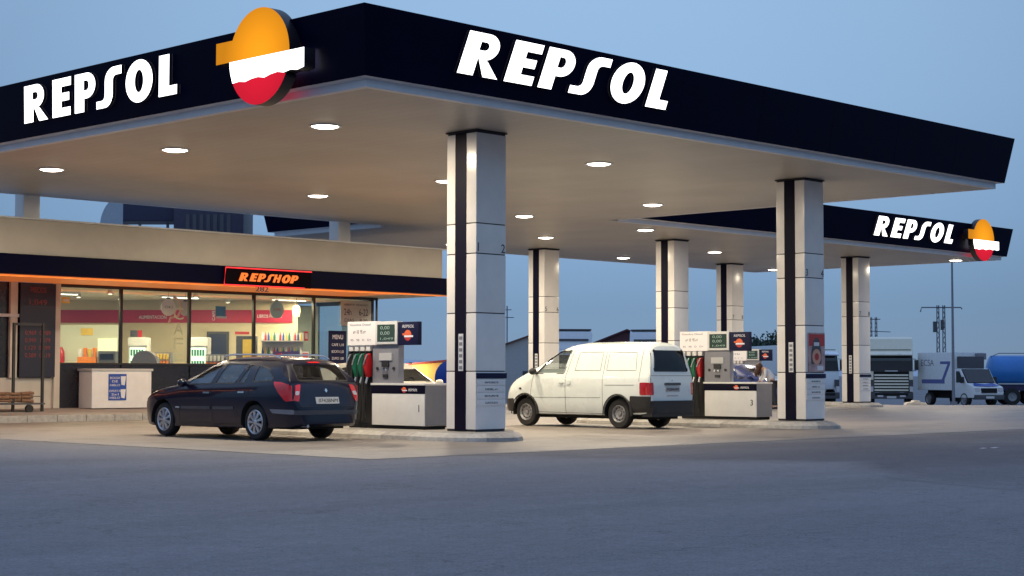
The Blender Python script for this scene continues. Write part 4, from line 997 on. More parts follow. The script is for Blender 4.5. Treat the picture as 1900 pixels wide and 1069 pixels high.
def make_car(sp):
    t = thing(sp['name'], sp['label'], sp['cat'])
    paint = sp['paint']
    F = lambda k, r=.08: smooth_tab(sp[k], r)
    ws = sp.get('ws', 1.0); w0 = F('wid', .03)
    top, bot, wid, belt = F('top', sp.get('tr', .05)), F('bot'), (lambda x: w0(x)*ws), F('belt', .12)
    sc_ = lambda poly, sd: [(a*ws, b) for a, b in poly] if sd in 'BF' else poly
    x0, x1 = sp['top'][0][0], sp['top'][-1][0]
    xs = sorted(set([round(x0+d, 4) for d in (0, .012, .03, .05, .075, .11, .15, .2, .26, .33, .4)]+[round(x1-d, 4) for d in (0, .012, .03, .06, .1, .15, .21, .28)]+[x0+.45+i*(x1-x0-.8)/34 for i in range(35)]))
    vs, fs = body_solid(xs, top, bot, wid, belt, sp['tumble'])
    sk = Skin(vs, fs); body = mesh_obj(vs, fs, 'body')
    body.name = 'body'
    cut = []
    cx = [x for x in xs if sp['cabin'][0] <= x <= sp['cabin'][1]]
    for ca, cb in sp.get('cabins', [sp['cabin']]):
        cx = [x for x in xs if ca <= x <= cb]; v2, f2 = body_solid(cx, top, bot, wid, belt, sp['tumble']+.02, shrink=0.055, zbot=0.36); cut.append(mesh_obj(v2, f2, 'c'))
    for (wx) in (0.0, sp['wb']):
        for s_ in (1, -1):
            m_ = MB(); m_.lathe([(.001, -.18), (sp['arch'], -.18), (sp['arch'], .3), (.001, .3)], (wx, s_*(sp['hw']-.12), sp['wr']+.015), 'y', 36, s_)
            cut.append(mesh_obj(m_.v, m_.f, 'c'))
    wins = []
    for nm, poly, side in sp['windows']:
        for sd in (('L', 'R') if side == 'S' else (side,)):
            p = round_poly(sc_(poly, sd), sp.get('wrad', .05))
            wins.append((nm, p, sd))
            ip = offset_poly(p, .018); m_ = MB()
            if sd in 'LR': sg = 1 if sd == 'L' else -1; m_.prism(ip, 'y', sg*.35, sg*1.4)
            elif sd == 'B': m_.prism(ip, 'x', x0-.3, sp['rear_cut'])
            else: m_.prism(ip, 'x', sp['front_cut'], x1+.5)
            if not sp.get('solid'): cut.append(mesh_obj(m_.v, m_.f, 'c'))
            else: pass
    boolean(body, cut)
    me = body.data; me.materials.clear(); me.materials.append(M[paint])
    me.polygons.foreach_set('use_smooth', [True]*len(me.polygons)); me.set_sharp_from_angle(angle=R(28)); body.parent = t; me.name = 'body'
    for nm, p, sd in wins:
        ip = offset_poly(p, .02)
        g = MB(); sk.patch(g, offset_poly(p, .008), sd, -0.006, .09); wo = g.build(nm, M[sp.get('glass', 'car_glass')], t, smooth=True, recalc=False)
        r = MB(); sk.ring(r, p, ip, sd, .003); r.build('window_seal', M['seal'], wo)
    if sp.get('gaps'):
        g = MB()
        for pts, sd in sp['gaps']:
            for q in (('L', 'R') if sd == 'S' else (sd,)): sk.line(g, sc_(pts, q), q, .008, .003)
        g.build('panel_gap', M['seal'], body)
    for nm, poly, sd, m_, off, th in sp['pads']:
        for q in (('L', 'R') if sd == 'S' else (sd,)):
            pl = round_poly(sc_(poly, q), .03 if 'lamp' in nm or 'bumper' in nm else .008)
            g = MB(); sk.patch(g, pl, q, off, .06, th); g.build(nm, M[m_], t, smooth=True)
    # arch linings and wheels
    for wx in (0.0, sp['wb']):
        for s_ in (1, -1):
            wheel(t, wx, s_*(sp['hw']-sp['tw']/2-.045), s_, sp['wr'], sp['tw'], sp['wheel'], sp['rim'])
            g = MB(); g.lathe([(sp['arch']-.005, -.17), (sp['arch']-.005, .105)], (wx, s_*(sp['hw']-.12), sp['wr']+.015), 'y', 30, s_, R(-12), R(192)); g.build('arch_liner', M['under'], t, recalc=False)
            if sp.get('lip'):
                g = MB(); ps = []
                g.lathe([(sp['arch']-.004, .0), (sp['arch']+.05, .004), (sp['arch']+.05, -.03)], (wx, s_*(sp['hw']-.002), sp['wr']+.015), 'y', 30, s_, R(-18), R(198)); g.build('arch_lip', M[sp['lip']], t, smooth=True)
    m_ = MB(); m_.box(x0+.25, x1-.3, -sp['hw']+.28, sp['hw']-.28, .2, .38); m_.build('floor_pan', M['under'], t)
    # inside
    if not sp.get('bare'):
        fx = sp['front_seat']
        for s_ in (1, -1): seat(t, fx, s_*.38)
        if sp.get('rear_seat') is not None: seat(t, sp['rear_seat'], 0, 1.25, hr=False)
        m_ = MB(); m_.prism([(fx+.75, .5), (fx+.75, .92), (fx+.95, .95), (fx+1.25, .90), (fx+1.25, .5)], 'y', -sp['hw']+.15, sp['hw']-.15); m_.build('dashboard', M['black'], t, bevel=.02)
        m_ = MB(); pts = []
        for k in range(25):
            a = 2*math.pi*k/24; pts.append((fx+.62+.06*math.sin(a), .38+.18*math.cos(a), .92+.17*math.sin(a)))
        m_.tube(pts, .014, 8, cap=False); m_.tube([(fx+.62, .38, .92), (fx+.85, .38, .85)], .02); m_.build('steering_wheel', M['black'], t, smooth=True)
        for s_ in (1, -1):
            mx, mz = sp['mirror']
            m_ = MB(); m_.blob((mx, s_*(sp['hw']+.08), mz), .1, 10, .8, 1.0, .75); m_.box(mx-.02, mx+.04, s_*(sp['hw']-.10), s_*(sp['hw']+.06), mz-.06, mz-.02); m_.build('wing_mirror', M[sp['mirror_mat']], t, smooth=True)
    return t, sk

M['paint_navy'] = mat('dark blue car paint', (0.0015, 0.0035, 0.020), 0.3, coat=0.7, spec=0.25)
estate = dict(name='estate_car', label='dark blue estate car with roof rails stopped beside pump 1, seen from behind', cat='car', paint='paint_navy', hw=.84, ws=.95, wb=2.76, wr=.315, arch=.365, tw=.205, rim=.215, wheel='spoke',
  top=[(-1.03, .54), (-1.0, .60), (-.975, .90), (-.93, 1.0), (-.62, 1.34), (-.50, 1.40), (-.2, 1.435), (.3, 1.455), (.9, 1.455), (1.25, 1.42), (1.55, 1.33), (2.20, 1.02), (2.35, .96), (2.8, .90), (3.2, .80), (3.5, .68), (3.6, .58), (3.66, .48)],
  bot=[(-1.03, .30), (-.9, .24), (-.4, .20), (3.2, .19), (3.5, .22), (3.66, .28)],
  wid=[(-1.03, .60), (-1.01, .70), (-.97, .765), (-.85, .82), (-.5, .868), (0, .885), (2.8, .880), (3.2, .845), (3.45, .75), (3.58, .62), (3.66, .42)],
  belt=[(-1.03, 1.0), (-.5, .99), (.4, .955), (1.4, .925), (2.1, .90), (3.0, .78), (3.66, .6)], tumble=.42, cabin=(-.72, 2.15), rear_cut=-.35, front_cut=1.2,
  windows=[('front_side_window', [(2.06, .955), (1.30, .965), (1.12, 1.335), (1.40, 1.31), (1.75, 1.16)], 'S'), ('rear_side_window', [(1.20, .97), (.58, .985), (.36, 1.345), (1.02, 1.345)], 'S'), ('door_quarter_window', [(.50, .988), (.30, .995), (.20, 1.33), (.30, 1.342)], 'S'),
           ('quarter_window', [(.08, 1.005), (-.46, 1.03), (-.50, 1.09), (-.28, 1.26), (.05, 1.32)], 'S'), ('rear_window', [(-.60, 1.03), (.60, 1.03), (.53, 1.33), (-.53, 1.33)], 'B'), ('windscreen', [(-.70, 1.0), (.70, 1.0), (.54, 1.345), (-.54, 1.345)], 'F')],
  gaps=[([(2.22, .30), (2.24, .75), (2.12, .93)], 'S'), ([(1.20, .26), (1.24, .95)], 'S'), ([(.50, .40), (.42, .62), (.14, .80), (.12, .98)], 'S'), ([(2.2, .27), (.45, .27)], 'S'), ([(-.70, .60), (.70, .60)], 'B')],
  pads=[('tail_lamp', [(-.52, 1.02), (-.72, 1.01), (-.99, .95), (-1.0, .70), (-.84, .68), (-.66, .84)], 'S', 'tail_red', .012, .02), ('tail_lamp', [(.57, .98), (.69, .96), (.76, .70), (.66, .68)], 'B', 'tail_red', .012, .02), ('tail_lamp', [(-.57, .98), (-.69, .96), (-.76, .70), (-.66, .68)], 'B', 'tail_red', .012, .02),
        ('lamp_window', [(.62, .86), (.71, .86), (.73, .79), (.645, .79)], 'B', 'tail_clear', .016, .01), ('lamp_window', [(-.62, .86), (-.71, .86), (-.73, .79), (-.645, .79)], 'B', 'tail_clear', .016, .01),
        ('number_plate', [(-.27, .755), (.27, .755), (.27, .64), (-.27, .64)], 'B', 'plate', .015, .02), ('bumper_strip', [(-.74, .53), (.74, .53), (.74, .455), (-.74, .455)], 'B', 'dgrey', .018, .03),
        ('bumper_corner_strip', [(-.45, .55), (-.98, .54), (-.98, .46), (-.52, .48)], 'S', 'grey', .012, .03),
        ('side_moulding', [(2.15, .57), (1.26, .575), (1.26, .525), (2.15, .52)], 'S', 'dgrey', .012, .02), ('side_moulding', [(1.18, .575), (.56, .58), (.56, .53), (1.18, .525)], 'S', 'dgrey', .012, .02),
        ('door_handle', [(1.46, .835), (1.27, .835), (1.27, .805), (1.46, .805)], 'S', 'chrome', .025, .03), ('door_handle', [(.42, .85), (.24, .85), (.24, .82), (.42, .82)], 'S', 'chrome', .025, .03),
        ('indicator', [(2.33, .56), (2.21, .56), (2.21, .535), (2.33, .535)], 'S', 'lgrey', .01, .015), ('badge', [(0, .91), (.035, .87), (0, .83), (-.035, .87)], 'B', 'chrome', .012, .012), ('brake_lamp', [(-.14, 1.365), (.14, 1.365), (.14, 1.345), (-.14, 1.345)], 'B', 'tail_red', .012, .02),
        ('headlamp', [(.42, .72), (.70, .74), (.68, .60), (.40, .60)], 'F', 'tail_clear', .01, .02), ('headlamp', [(-.42, .72), (-.70, .74), (-.68, .60), (-.40, .60)], 'F', 'tail_clear', .01, .02)],
  front_seat=.95, rear_seat=.05, mirror=(2.0, .99), mirror_mat='paint_navy')
car, sk = make_car(estate)
for s in (1, -1):
    mb = MB(); mb.tube([(1.25, s*.54, 1.44), (1.15, s*.55, 1.485), (.9, s*.555, 1.50), (.0, s*.555, 1.495), (-.25, s*.55, 1.475), (-.40, s*.535, 1.42)], .017, 8); mb.build('roof_rail', M['chrome'], car, smooth=True)
text_mesh('0742BNM', .065, M['text_dark'], 'plate_text', [o for o in kids(car) if o.name.startswith('number_plate')][0], (sk.hit(0, .665, 'B', .02).x-.004, 0, .665), (0, -1, 0), (0, 0, 1), width=.42, align='C', depth=.002)
mb = MB(); mb.tube([(-.50, 0, 1.385), (-.62, .02, 1.42)], .006, 6); mb.tube([(-.66, 0, 1.10), (-.83, .25, 1.09)], .008, 6); mb.build('rear_wiper', M['black'], car)
mb = MB(); mb.tube([(-1.04, .45, .26), (-.8, .45, .26)], .028, 10); mb.build('exhaust', M['chrome'], car)
car.location = (18.87, 23.76, .008); car.rotation_euler = (0, 0, R(90))

M['paint_van'] = mat('white van paint', (0.78, 0.84, 0.82), 0.28, coat=0.6, var=0.03, scale=2)
M['tail_dark'] = mat('dark red lamp lens', (0.42, 0.012, 0.02), 0.12, coat=1.0)
van_sp = dict(name='panel_van', label='white panel van with black bumpers parked by the second pump island', cat='van', paint='paint_van', hw=.775, ws=.912, wb=2.735, wr=.315, arch=.375, tw=.185, rim=.185, wheel='steel',
  top=[(-.89, .62), (-.88, .80), (-.875, 1.15), (-.84, 1.40), (-.79, 1.68), (-.73, 1.78), (-.55, 1.83), (.3, 1.85), (1.2, 1.845), (1.55, 1.80), (1.85, 1.70), (2.60, 1.26), (2.75, 1.19), (3.0, 1.10), (3.30, .93), (3.44, .80), (3.50, .62), (3.53, .50)],
  bot=[(-.89, .34), (-.7, .30), (.4, .27), (2.3, .27), (3.2, .28), (3.53, .34)],
  wid=[(-.89, .74), (-.87, .785), (-.81, .82), (-.65, .84), (0, .85), (2.6, .85), (3.1, .81), (3.35, .72), (3.48, .60), (3.53, .48)],
  belt=[(-.89, 1.12), (2.0, 1.12), (2.7, 1.05), (3.2, .88), (3.53, .6)], tumble=.29, cabin=(-.68, 2.45), cabins=[(1.42, 2.45), (-.68, 1.30)], rear_cut=-.5, front_cut=1.3,
  windows=[('front_side_window', [(2.44, 1.165), (1.56, 1.165), (1.44, 1.70), (1.80, 1.69), (2.12, 1.50)], 'S'), ('rear_window', [(-.64, 1.215), (.64, 1.215), (.56, 1.69), (-.56, 1.69)], 'B'), ('windscreen', [(-.70, 1.26), (.70, 1.26), (.58, 1.66), (-.58, 1.66)], 'F')],
  gaps=[([(2.52, .30), (2.55, .70), (2.48, 1.16)], 'S'), ([(1.50, .30), (1.50, 1.10), (1.38, 1.70)], 'S'), ([(.42, .30), (.42, 1.70)], 'S'), ([(-.60, 1.0), (-.58, 1.70)], 'S'), ([(.36, .925), (-.46, .93)], 'S'), ([(2.5, .645), (.48, .655)], 'S'), ([(2.48, .325), (.44, .31)], 'S'),
        ([(1.26, 1.24), (1.20, 1.64), (.52, 1.64), (.52, 1.24), (1.26, 1.24)], 'S'), ([(.34, 1.24), (.34, 1.64), (-.42, 1.62), (-.48, 1.24), (.34, 1.24)], 'S'), ([(-.75, 1.13), (.75, 1.13)], 'B'), ([(-.77, .60), (-.77, 1.10), (-.61, 1.66)], 'B'), ([(.77, .60), (.77, 1.10), (.61, 1.66)], 'B')],
  pads=[('tail_lamp', [(-.62, .985), (-.855, .985), (-.87, .72), (-.62, .72)], 'S', 'tail_dark', .012, .02), ('tail_lamp', [(.70, .985), (.82, .985), (.83, .72), (.70, .72)], 'B', 'tail_dark', .012, .02), ('tail_lamp', [(-.70, .985), (-.82, .985), (-.83, .72), (-.70, .72)], 'B', 'tail_dark', .012, .02),
        ('number_plate', [(-.26, .90), (.26, .90), (.26, .785), (-.26, .785)], 'B', 'lgrey', .012, .02), ('plate_lamp_bar', [(-.29, .98), (.29, .98), (.29, .925), (-.29, .925)], 'B', 'dgrey', .03, .04),
        ('rear_bumper', [(-.79, .60), (.79, .60), (.78, .345), (-.78, .345)], 'B', 'black', .05, .07), ('bumper_side', [(-.36, .70), (-.87, .69), (-.87, .36), (-.32, .34)], 'S', 'black', .018, .04),
        ('front_bumper_side', [(3.12, .62), (3.50, .60), (3.50, .34), (3.08, .32)], 'S', 'black', .018, .04), ('front_bumper', [(-.6, .60), (.6, .60), (.6, .36), (-.6, .36)], 'F', 'black', .03, .05),
        ('headlamp', [(.34, .84), (.62, .84), (.60, .66), (.34, .66)], 'F', 'tail_clear', .01, .02), ('headlamp', [(-.34, .84), (-.62, .84), (-.60, .66), (-.34, .66)], 'F', 'tail_clear', .01, .02),
        ('side_indicator', [(2.92, .86), (2.85, .86), (2.85, .82), (2.92, .82)], 'S', 'black', .01, .015), ('door_handle', [(1.68, 1.0), (1.54, 1.0), (1.54, .965), (1.68, .965)], 'S', 'paint_van', .03, .035), ('door_handle', [(1.44, 1.03), (1.34, 1.03), (1.34, .95), (1.44, .95)], 'S', 'paint_van', .02, .025), ('badge', [(.02, 1.04), (-.02, 1.04), (-.02, 1.02), (.02, 1.02)], 'B', 'chrome', .01, .01),
        ('tailgate_handle', [(-.2, .72), (.2, .72), (.2, .69), (-.2, .69)], 'B', 'lgrey', .012, .015)],
  front_seat=1.35, mirror=(2.40, 1.22), mirror_mat='black', lip=None)
van, sk = make_car(van_sp)
pl = [o for o in kids(van) if o.name.startswith('number_plate')][0]
text_mesh('M2846WK', .06, M['text_dark'], 'plate_text', pl, (sk.hit(0, .81, 'B', .02).x-.003, 0, .81), (0, -1, 0), (0, 0, 1), width=.42, align='C', depth=.002)
for s in (1, -1):
    for wx in (0, 2.735):
        mb = MB(); mb.lathe([(.376, .006), (.405, .004), (.415, -.01), (.415, -.04)], (wx, s*.78, .33), 'y', 28, s, R(-8), R(188)); mb.build('arch_trim', M['black'], van, smooth=True)
mb = MB(); mb.box(-.90, -.62, -.70, .70, .26, .343); mb.build('rear_valance', M['black'], van)
mb = MB(); mb.box(1.40, 1.44, -.70, .70, .4, 1.15); mb.build('bulkhead', M['dgrey'], van)
van.location = (28.30, 23.55, .008)
for o in kids(van):
    if o.name.startswith('rear_window'): o.data.materials[0] = glass_mat('van rear glass', (.22, .24, .27), 1.38); van.rotation_euler = (0, 0, R(90))

def hatch(label, paint, loc, rz, cat='car', k=1.0, name='parked_car', upright=False):
    sp = dict(estate); sp.update(name=name, label=label, cat=cat, paint=paint, mirror_mat=paint,
      top=[(-.78, .54), (-.76, .62), (-.73, .88), (-.68, .95), (-.35, 1.30), (-.1, 1.37), (.4, 1.40), (.9, 1.40), (1.2, 1.37), (1.45, 1.28), (2.10, .98), (2.25, .93), (2.7, .86), (3.0, .74), (3.15, .6), (3.22, .5)],
      bot=[(-.78, .30), (-.3, .22), (2.9, .2), (3.22, .28)], wid=[(-.78, .62), (-.74, .74), (-.5, .81), (0, .84), (2.5, .84), (2.9, .78), (3.1, .66), (3.22, .45)], hw=.80, ws=.95, wb=2.5, cabin=(-.45, 2.05), rear_cut=-.15,
      belt=[(-.78, .92), (2.1, .88), (3.2, .6)],
      windows=[('front_side_window', [(1.98, .93), (1.22, .94), (1.08, 1.29), (1.36, 1.27), (1.65, 1.13)], 'S'), ('rear_side_window', [(1.12, .94), (.42, .96), (.30, 1.25), (.5, 1.30), (.98, 1.30)], 'S'), ('rear_window', [(-.58, .98), (.58, .98), (.5, 1.27), (-.5, 1.27)], 'B'), ('windscreen', [(-.66, .99), (.66, .99), (.52, 1.28), (-.52, 1.28)], 'F')],
      gaps=[([(2.1, .30), (2.1, .9)], 'S'), ([(1.15, .26), (1.17, .92)], 'S'), ([(.42, .45), (.2, .75), (.22, .93)], 'S')],
      pads=[('tail_lamp', [(-.4, .92), (-.74, .90), (-.74, .68), (-.5, .68)], 'S', 'tail_red', .012, .02), ('door_handle', [(1.35, .82), (1.2, .82), (1.2, .79), (1.35, .79)], 'S', 'black', .025, .03), ('side_moulding', [(2.05, .54), (.5, .55), (.5, .50), (2.05, .49)], 'S', 'black', .012, .02),
            ('headlamp', [(.36, .70), (.66, .72), (.62, .58), (.36, .58)], 'F', 'tail_clear', .01, .02), ('headlamp', [(-.36, .70), (-.66, .72), (-.62, .58), (-.36, .58)], 'F', 'tail_clear', .01, .02), ('grille', [(-.3, .66), (.3, .66), (.3, .56), (-.3, .56)], 'F', 'black', .01, .02), ('number_plate', [(-.26, .46), (.26, .46), (.26, .36), (-.26, .36)], 'F', 'plate', .012, .02)],
      front_seat=.85, rear_seat=.0, mirror=(1.92, .97))
    if upright:
        sp['top'] = [p for p in sp['top'] if p[0] < 1.1]+[(1.35, 1.40), (1.50, 1.36), (1.98, .98), (2.15, .92), (2.7, .85), (3.0, .74), (3.15, .6), (3.22, .5)]
        sp['windows'] = [('front_side_window', [(1.88, .93), (1.22, .94), (1.10, 1.31), (1.46, 1.30)], 'S')]+sp['windows'][1:]; sp['cabin'] = (-.45, 1.9)
    c, s_ = make_car(sp); c.location = loc; c.rotation_euler = (0, 0, rz); c.scale = (k, k, k); return c
M['paint_cream'] = mat('pale car paint', (0.55, 0.52, 0.44), 0.3, coat=.6)
M['paint_white'] = mat('white car paint', (0.78, 0.80, 0.80), 0.3, coat=.6)
M['paint_blue'] = mat('blue car paint', (0.015, 0.03, 0.14), 0.3, coat=.8)
hatch('pale hatchback on the far side of pump 1, mostly hidden by it', 'paint_cream', (24.05, 28.25, .008), R(-90), upright=True)
hatch('white hatchback on the far side of pump 3, mostly hidden by it', 'paint_white', (33.62, 27.75, .008), R(-90))
hatch('dark blue car waiting behind pump 3 near the far pump', 'paint_blue', (50.6, 38.3, .008), R(-90), k=1.1)

# ------------------------------------------------------------------ fuel dispensers
M['screen'] = mat('display glass', (0.03, 0.05, 0.04), 0.15, emit=0.05, ecol=(0.3, 0.5, 0.4))
M['lit_panel'] = mat('lit price panel', (0.75, 0.70, 0.66), 0.35, emit=0.28, ecol=(1, .88, .80))
M['logo_orange'] = mat('logo orange', (0.75, 0.14, 0.05), 0.4, emit=0.12); M['logo_white'] = mat('logo white', (0.75, .72, .75), 0.4, emit=0.15)
def small_logo(p, y, z, r, x, nm='logo'):
    """flat round mark on a face looking towards -x; y grows to the viewer's left"""
    t = MB(); t.prism([(y-a, z+b) for a, b in arc(0, 0, r, r, 0, 180, 14)]+[(y+r*1.45, z), (y+r*1.45, z+r*.4), (y+r*.9, z+r*.4)][:0], 'x', x-.003, x); o = t.build(nm, M['logo_orange'], p)
    t = MB(); t.box(x-.003, x, y+r*.9, y+r*1.45, z+.002, z+r*.4); t.build('logo_bar', M['logo_orange'], o)
    t = MB(); t.box(x-.003, x, y-r*1.45, y+r*.98, z-r*.36, z-.001); t.build('logo_bar', M['logo_white'], o)
    t = MB(); t.prism([(y-a, z+b) for a, b in arc(0, 0, r, r, 203, 337, 12)], 'x', x-.003, x); t.build('logo_base', M['text_red'], o)
    return o
def pump(num, label):
    X, X2 = 21.05, 21.64
    t = thing('fuel_pump', label, 'fuel pump', (X, 23.5, .15), 0, 'fuel dispensers')
    m = MB(); m.box(X+.03, X2-.03, 22.66, 24.76, .15, .213); m.build('base', M['under'], t)
    m = MB(); m.box(X, X2, 22.62, 24.07, .215, .80); m.build('lower_cabinet', M['white'], t, bevel=.008)
    m = MB(); m.box(X-.004, X2+.004, 22.62, 24.09, .802, .955); b = m.build('band', M['stripe'], t, bevel=.004)
    m = MB(); m.box(X-.015, X2+.015, 22.60, 24.10, .957, .995); m.build('shelf', M['white'], t, bevel=.006)
    m = MB(); m.box(X+.012, X2-.012, 22.605, 22.619, .22, .955); m.build('side_panel', M['grey'], t)
    small_logo(b, 23.17, .872, .055, X-.0045)
    text_mesh('REPSOL', .045, M['logo_white'], 'logo_text', b, (X-.006, 23.05, .85), (0, -1, 0), (0, 0, 1), width=.24, shear=.2, depth=.002)
    text_mesh(num, .13, M['text_dark'], 'pump_number', t, (X-.002, 22.78, .47), (0, -1, 0), (0, 0, 1), depth=.003)
    m = MB(); m.box(X+.04, X+.18, 23.38, 24.10, .996, 1.718); g = m.build('column_body', M['grey'], t, bevel=.006)
    m = MB(); m.box(X+.02, X+.039, 23.55, 23.90, 1.42, 1.56); m.build('receipt_panel', M['lgrey'], g)
    m = MB(); m.box(X+.01, X+.039, 23.63, 23.82, 1.30, 1.40); m.box(X+.015, X+.039, 23.66, 23.79, 1.10, 1.16); m.build('card_reader', M['black'], g)
    m = MB()
    for y in (23.68, 23.78): m.lathe([(.001, -.03), (.022, -.03), (.022, 0)], (X+.02, y, 1.255), 'x', 12)
    m.build('button', M['chrome'], g)
    m = MB()
    for y in (23.50, 23.96): m.lathe([(.001, -.02), (.03, -.02), (.03, 0)], (X+.04, y, 1.27), 'x', 12)
    m.build('round_cap', M['black'], g)
    m = MB(); m.box(X-.01, X+.14, 23.37, 23.98, 1.72, 2.15); d = m.build('display_box', M['white'], t, bevel=.015)
    m = MB(); m.box(X-.014, X-.0105, 23.43, 23.92, 1.77, 2.09); s_ = m.build('display', M['screen'], d)
    for k, (tx, h, z, w) in enumerate((('0,00', .07, 1.99, .26), ('0,00', .07, 1.89, .26), ('1,049', .045, 1.80, .36))):
        text_mesh(tx, h, mat('display digits', (.3, .4, .35), .4, emit=.10, ecol=(.5, .75, .6)) if (k == 0 and num == '1') else bpy.data.materials['display digits'], 'digits', s_, (X-.0145, 23.83, z), (0, -1, 0), (0, 0, 1), width=w, depth=.001)
    m = MB(); m.box(X+.01, X+.10, 22.81, 23.365, 1.70, 2.13); q = m.build('name_panel', M['navy_mid'], t, bevel=.006)
    text_mesh('REPSOL', .055, M['logo_white'], 'logo_text', q, (X+.008, 23.24, 2.02), (0, -1, 0), (0, 0, 1), width=.32, shear=.2, depth=.002)
    small_logo(q, 23.09, 1.88, .10, X+.009)
    m = MB(); m.box(X, X+.14, 23.985, 24.79, 1.71, 2.16); q = m.build('price_panel', M['lit_panel'], t, bevel=.006)
    text_mesh('Gasolina Diesel', .04, M['grey'], 'panel_text', q, (X-.002, 24.72, 2.08), (0, -1, 0), (0, 0, 1), width=.6, depth=.001)
    text_mesh('e+ 10  95 e+', .07, M['text_dark'], 'panel_text', q, (X-.002, 24.62, 1.93), (0, -1, 0), (0, 0, 1), width=.36, depth=.001)
    text_mesh('95   98   D   D+', .04, M['grey'], 'panel_text', q, (X-.002, 24.70, 1.79), (0, -1, 0), (0, 0, 1), width=.6, depth=.001)
    m = MB(); m.box(X+.10, X+.30, 24.12, 24.76, .215, 1.708); m.box(X+.03, X+.099, 24.74, 24.79, .215, 1.708); h = m.build('hose_bay', M['black'], t)
    for k, cn in enumerate(('red', 'green', 'green', 'black')):
        y = 24.22+k*.165
        m = MB(); m.box(X+.02, X+.10, y-.055, y+.055, 1.60, 1.70); m.build('grade_label', M['panel'], t, bevel=.005)
        n = MB(); n.prism([(X-.02, 1.52), (X+.06, 1.56), (X+.10, 1.36), (X+.08, 1.12), (X+.0, 1.10), (X-.05, 1.30)], 'y', y-.05, y+.05); nz = n.build('nozzle', M[cn], t, bevel=.015)
        n = MB(); n.tube([(X-.03, y-.05, 1.54), (X-.06, y+.0, 1.42), (X-.05, y+.04, 1.34)], .014, 8); n.tube([(X+.02, y, 1.12), (X+.0, y+.01, 1.04), (X-.02, y+.01, .98)], .022, 8); n.build('spout', M['alu'], nz, smooth=True)
        pts = []
        for i in range(21):
            a = i/20; z = 1.0-.72*math.sin(math.pi*a)**.7*(1-.04*k); pts.append((X-.03-.03*math.sin(math.pi*a), y+.01-.10*a*(1 if k % 2 else -.6), z if a < .5 else max(z, .28)+(a-.5)*.9))
        n = MB(); n.tube(pts, .015, 8); n.tube([(X+.03, y+.07, 1.60), (X-.02, y+.07, 1.3), (X-.05, y+.06, .8), (X-.04, y+.02, .45), (X-.05, y-.03, .32)], .013, 8); n.build('hose', M['rubber'], t, smooth=True)
    # the other face
    m = MB(); m.box(X+.1405, X+.144, 23.43, 23.92, 1.77, 2.09); m.build('rear_display', M['screen'], t)
    return t
p1 = pump('1', 'fuel pump numbered 1 next to the nearest column, four nozzles on its left')
p3 = dup(p1, (21.05+9.98, 23.5-.17, .15), label='fuel pump numbered 3 standing behind the white van near the poster column')
for o in kids(p3):
    if o.name.startswith('pump_number'): bpy.data.objects.remove(o)
text_mesh('3', .13, M['text_dark'], 'pump_number', p3, (21.05+9.98-.002, 22.61, .47), (0, -1, 0), (0, 0, 1), depth=.003)
dup(p1, (53.02, 23.5+14.85, .15), label='distant fuel pump on the rear island above the bending person')

# ------------------------------------------------------------------ bending person
def skin_obj(name, m, parent, verts, edges, radii, sub=2):
    me = bpy.data.meshes.new(name); me.from_pydata(verts, edges, []); o = bpy.data.objects.new('tmp', me); C.objects.link(o)
    md = o.modifiers.new('s', 'SKIN'); md.use_smooth_shade = True
    for i, r in enumerate(radii):
        me.skin_vertices[0].data[i].radius = (r, r) if not isinstance(r, tuple) else r
    me.skin_vertices[0].data[0].use_root = True
    o.modifiers.new('u', 'SUBSURF').levels = sub
    dg = bpy.context.evaluated_depsgraph_get(); m2 = bpy.data.meshes.new_from_object(o.evaluated_get(dg)); bpy.data.objects.remove(o); bpy.data.meshes.remove(me)
    m2.materials.clear(); m2.materials.append(m); m2.name = name; m2.polygons.foreach_set('use_smooth', [True]*len(m2.polygons))
    r = bpy.data.objects.new(name, m2); C.objects.link(r); r.parent = parent; return r
SK = mat('skin', (0.50, 0.30, 0.22), .55); HA = mat('brown hair', (0.085, 0.035, 0.02), .5, var=.3, scale=30)
SH = mat('white shirt', (0.72, 0.70, 0.72), .8, var=.06); TR = mat('dark trousers', (0.03, 0.032, 0.04), .8, var=.15)
pp = thing('person', 'person with brown hair, white top and dark trousers bending forward beyond pump 3', 'person', (*spot(8.70, 57.0), .008), -YAW)
l = place_local(pp)
# x: to the right in view, person faces -x
V = [(0.10, 0, .92), (.02, 0, 1.08), (-.10, 0, 1.24), (-.20, 0, 1.34), (-.27, 0, 1.39), (-.34, 0, 1.42), (-.41, 0, 1.41), (-.45, 0, 1.36),
     (.11, .10, .86), (.04, .11, .48), (.12, .11, .09), (-.02, .12, .04), (.11, -.10, .86), (.10, -.11, .48), (.20, -.11, .09), (.06, -.12, .04),
     (-.17, .17, 1.31), (-.22, .21, 1.07), (-.38, .17, .90), (-.43, .16, .86), (-.17, -.17, 1.31), (-.20, -.21, 1.06), (-.36, -.17, .88), (-.41, -.16, .84)]
E_ = [(0, 1), (1, 2), (2, 3), (3, 4), (4, 5), (5, 6), (6, 7), (0, 8), (8, 9), (9, 10), (10, 11), (0, 12), (12, 13), (13, 14), (14, 15), (3, 16), (16, 17), (17, 18), (18, 19), (3, 20), (20, 21), (21, 22), (22, 23)]
Rd = [.13, .115, .125, .10, .05, .075, .085, .055, .085, .055, .04, .035, .085, .055, .04, .035, .05, .036, .026, .03, .05, .036, .026, .03]
skin_obj('body', SK, pp, V, E_, Rd)
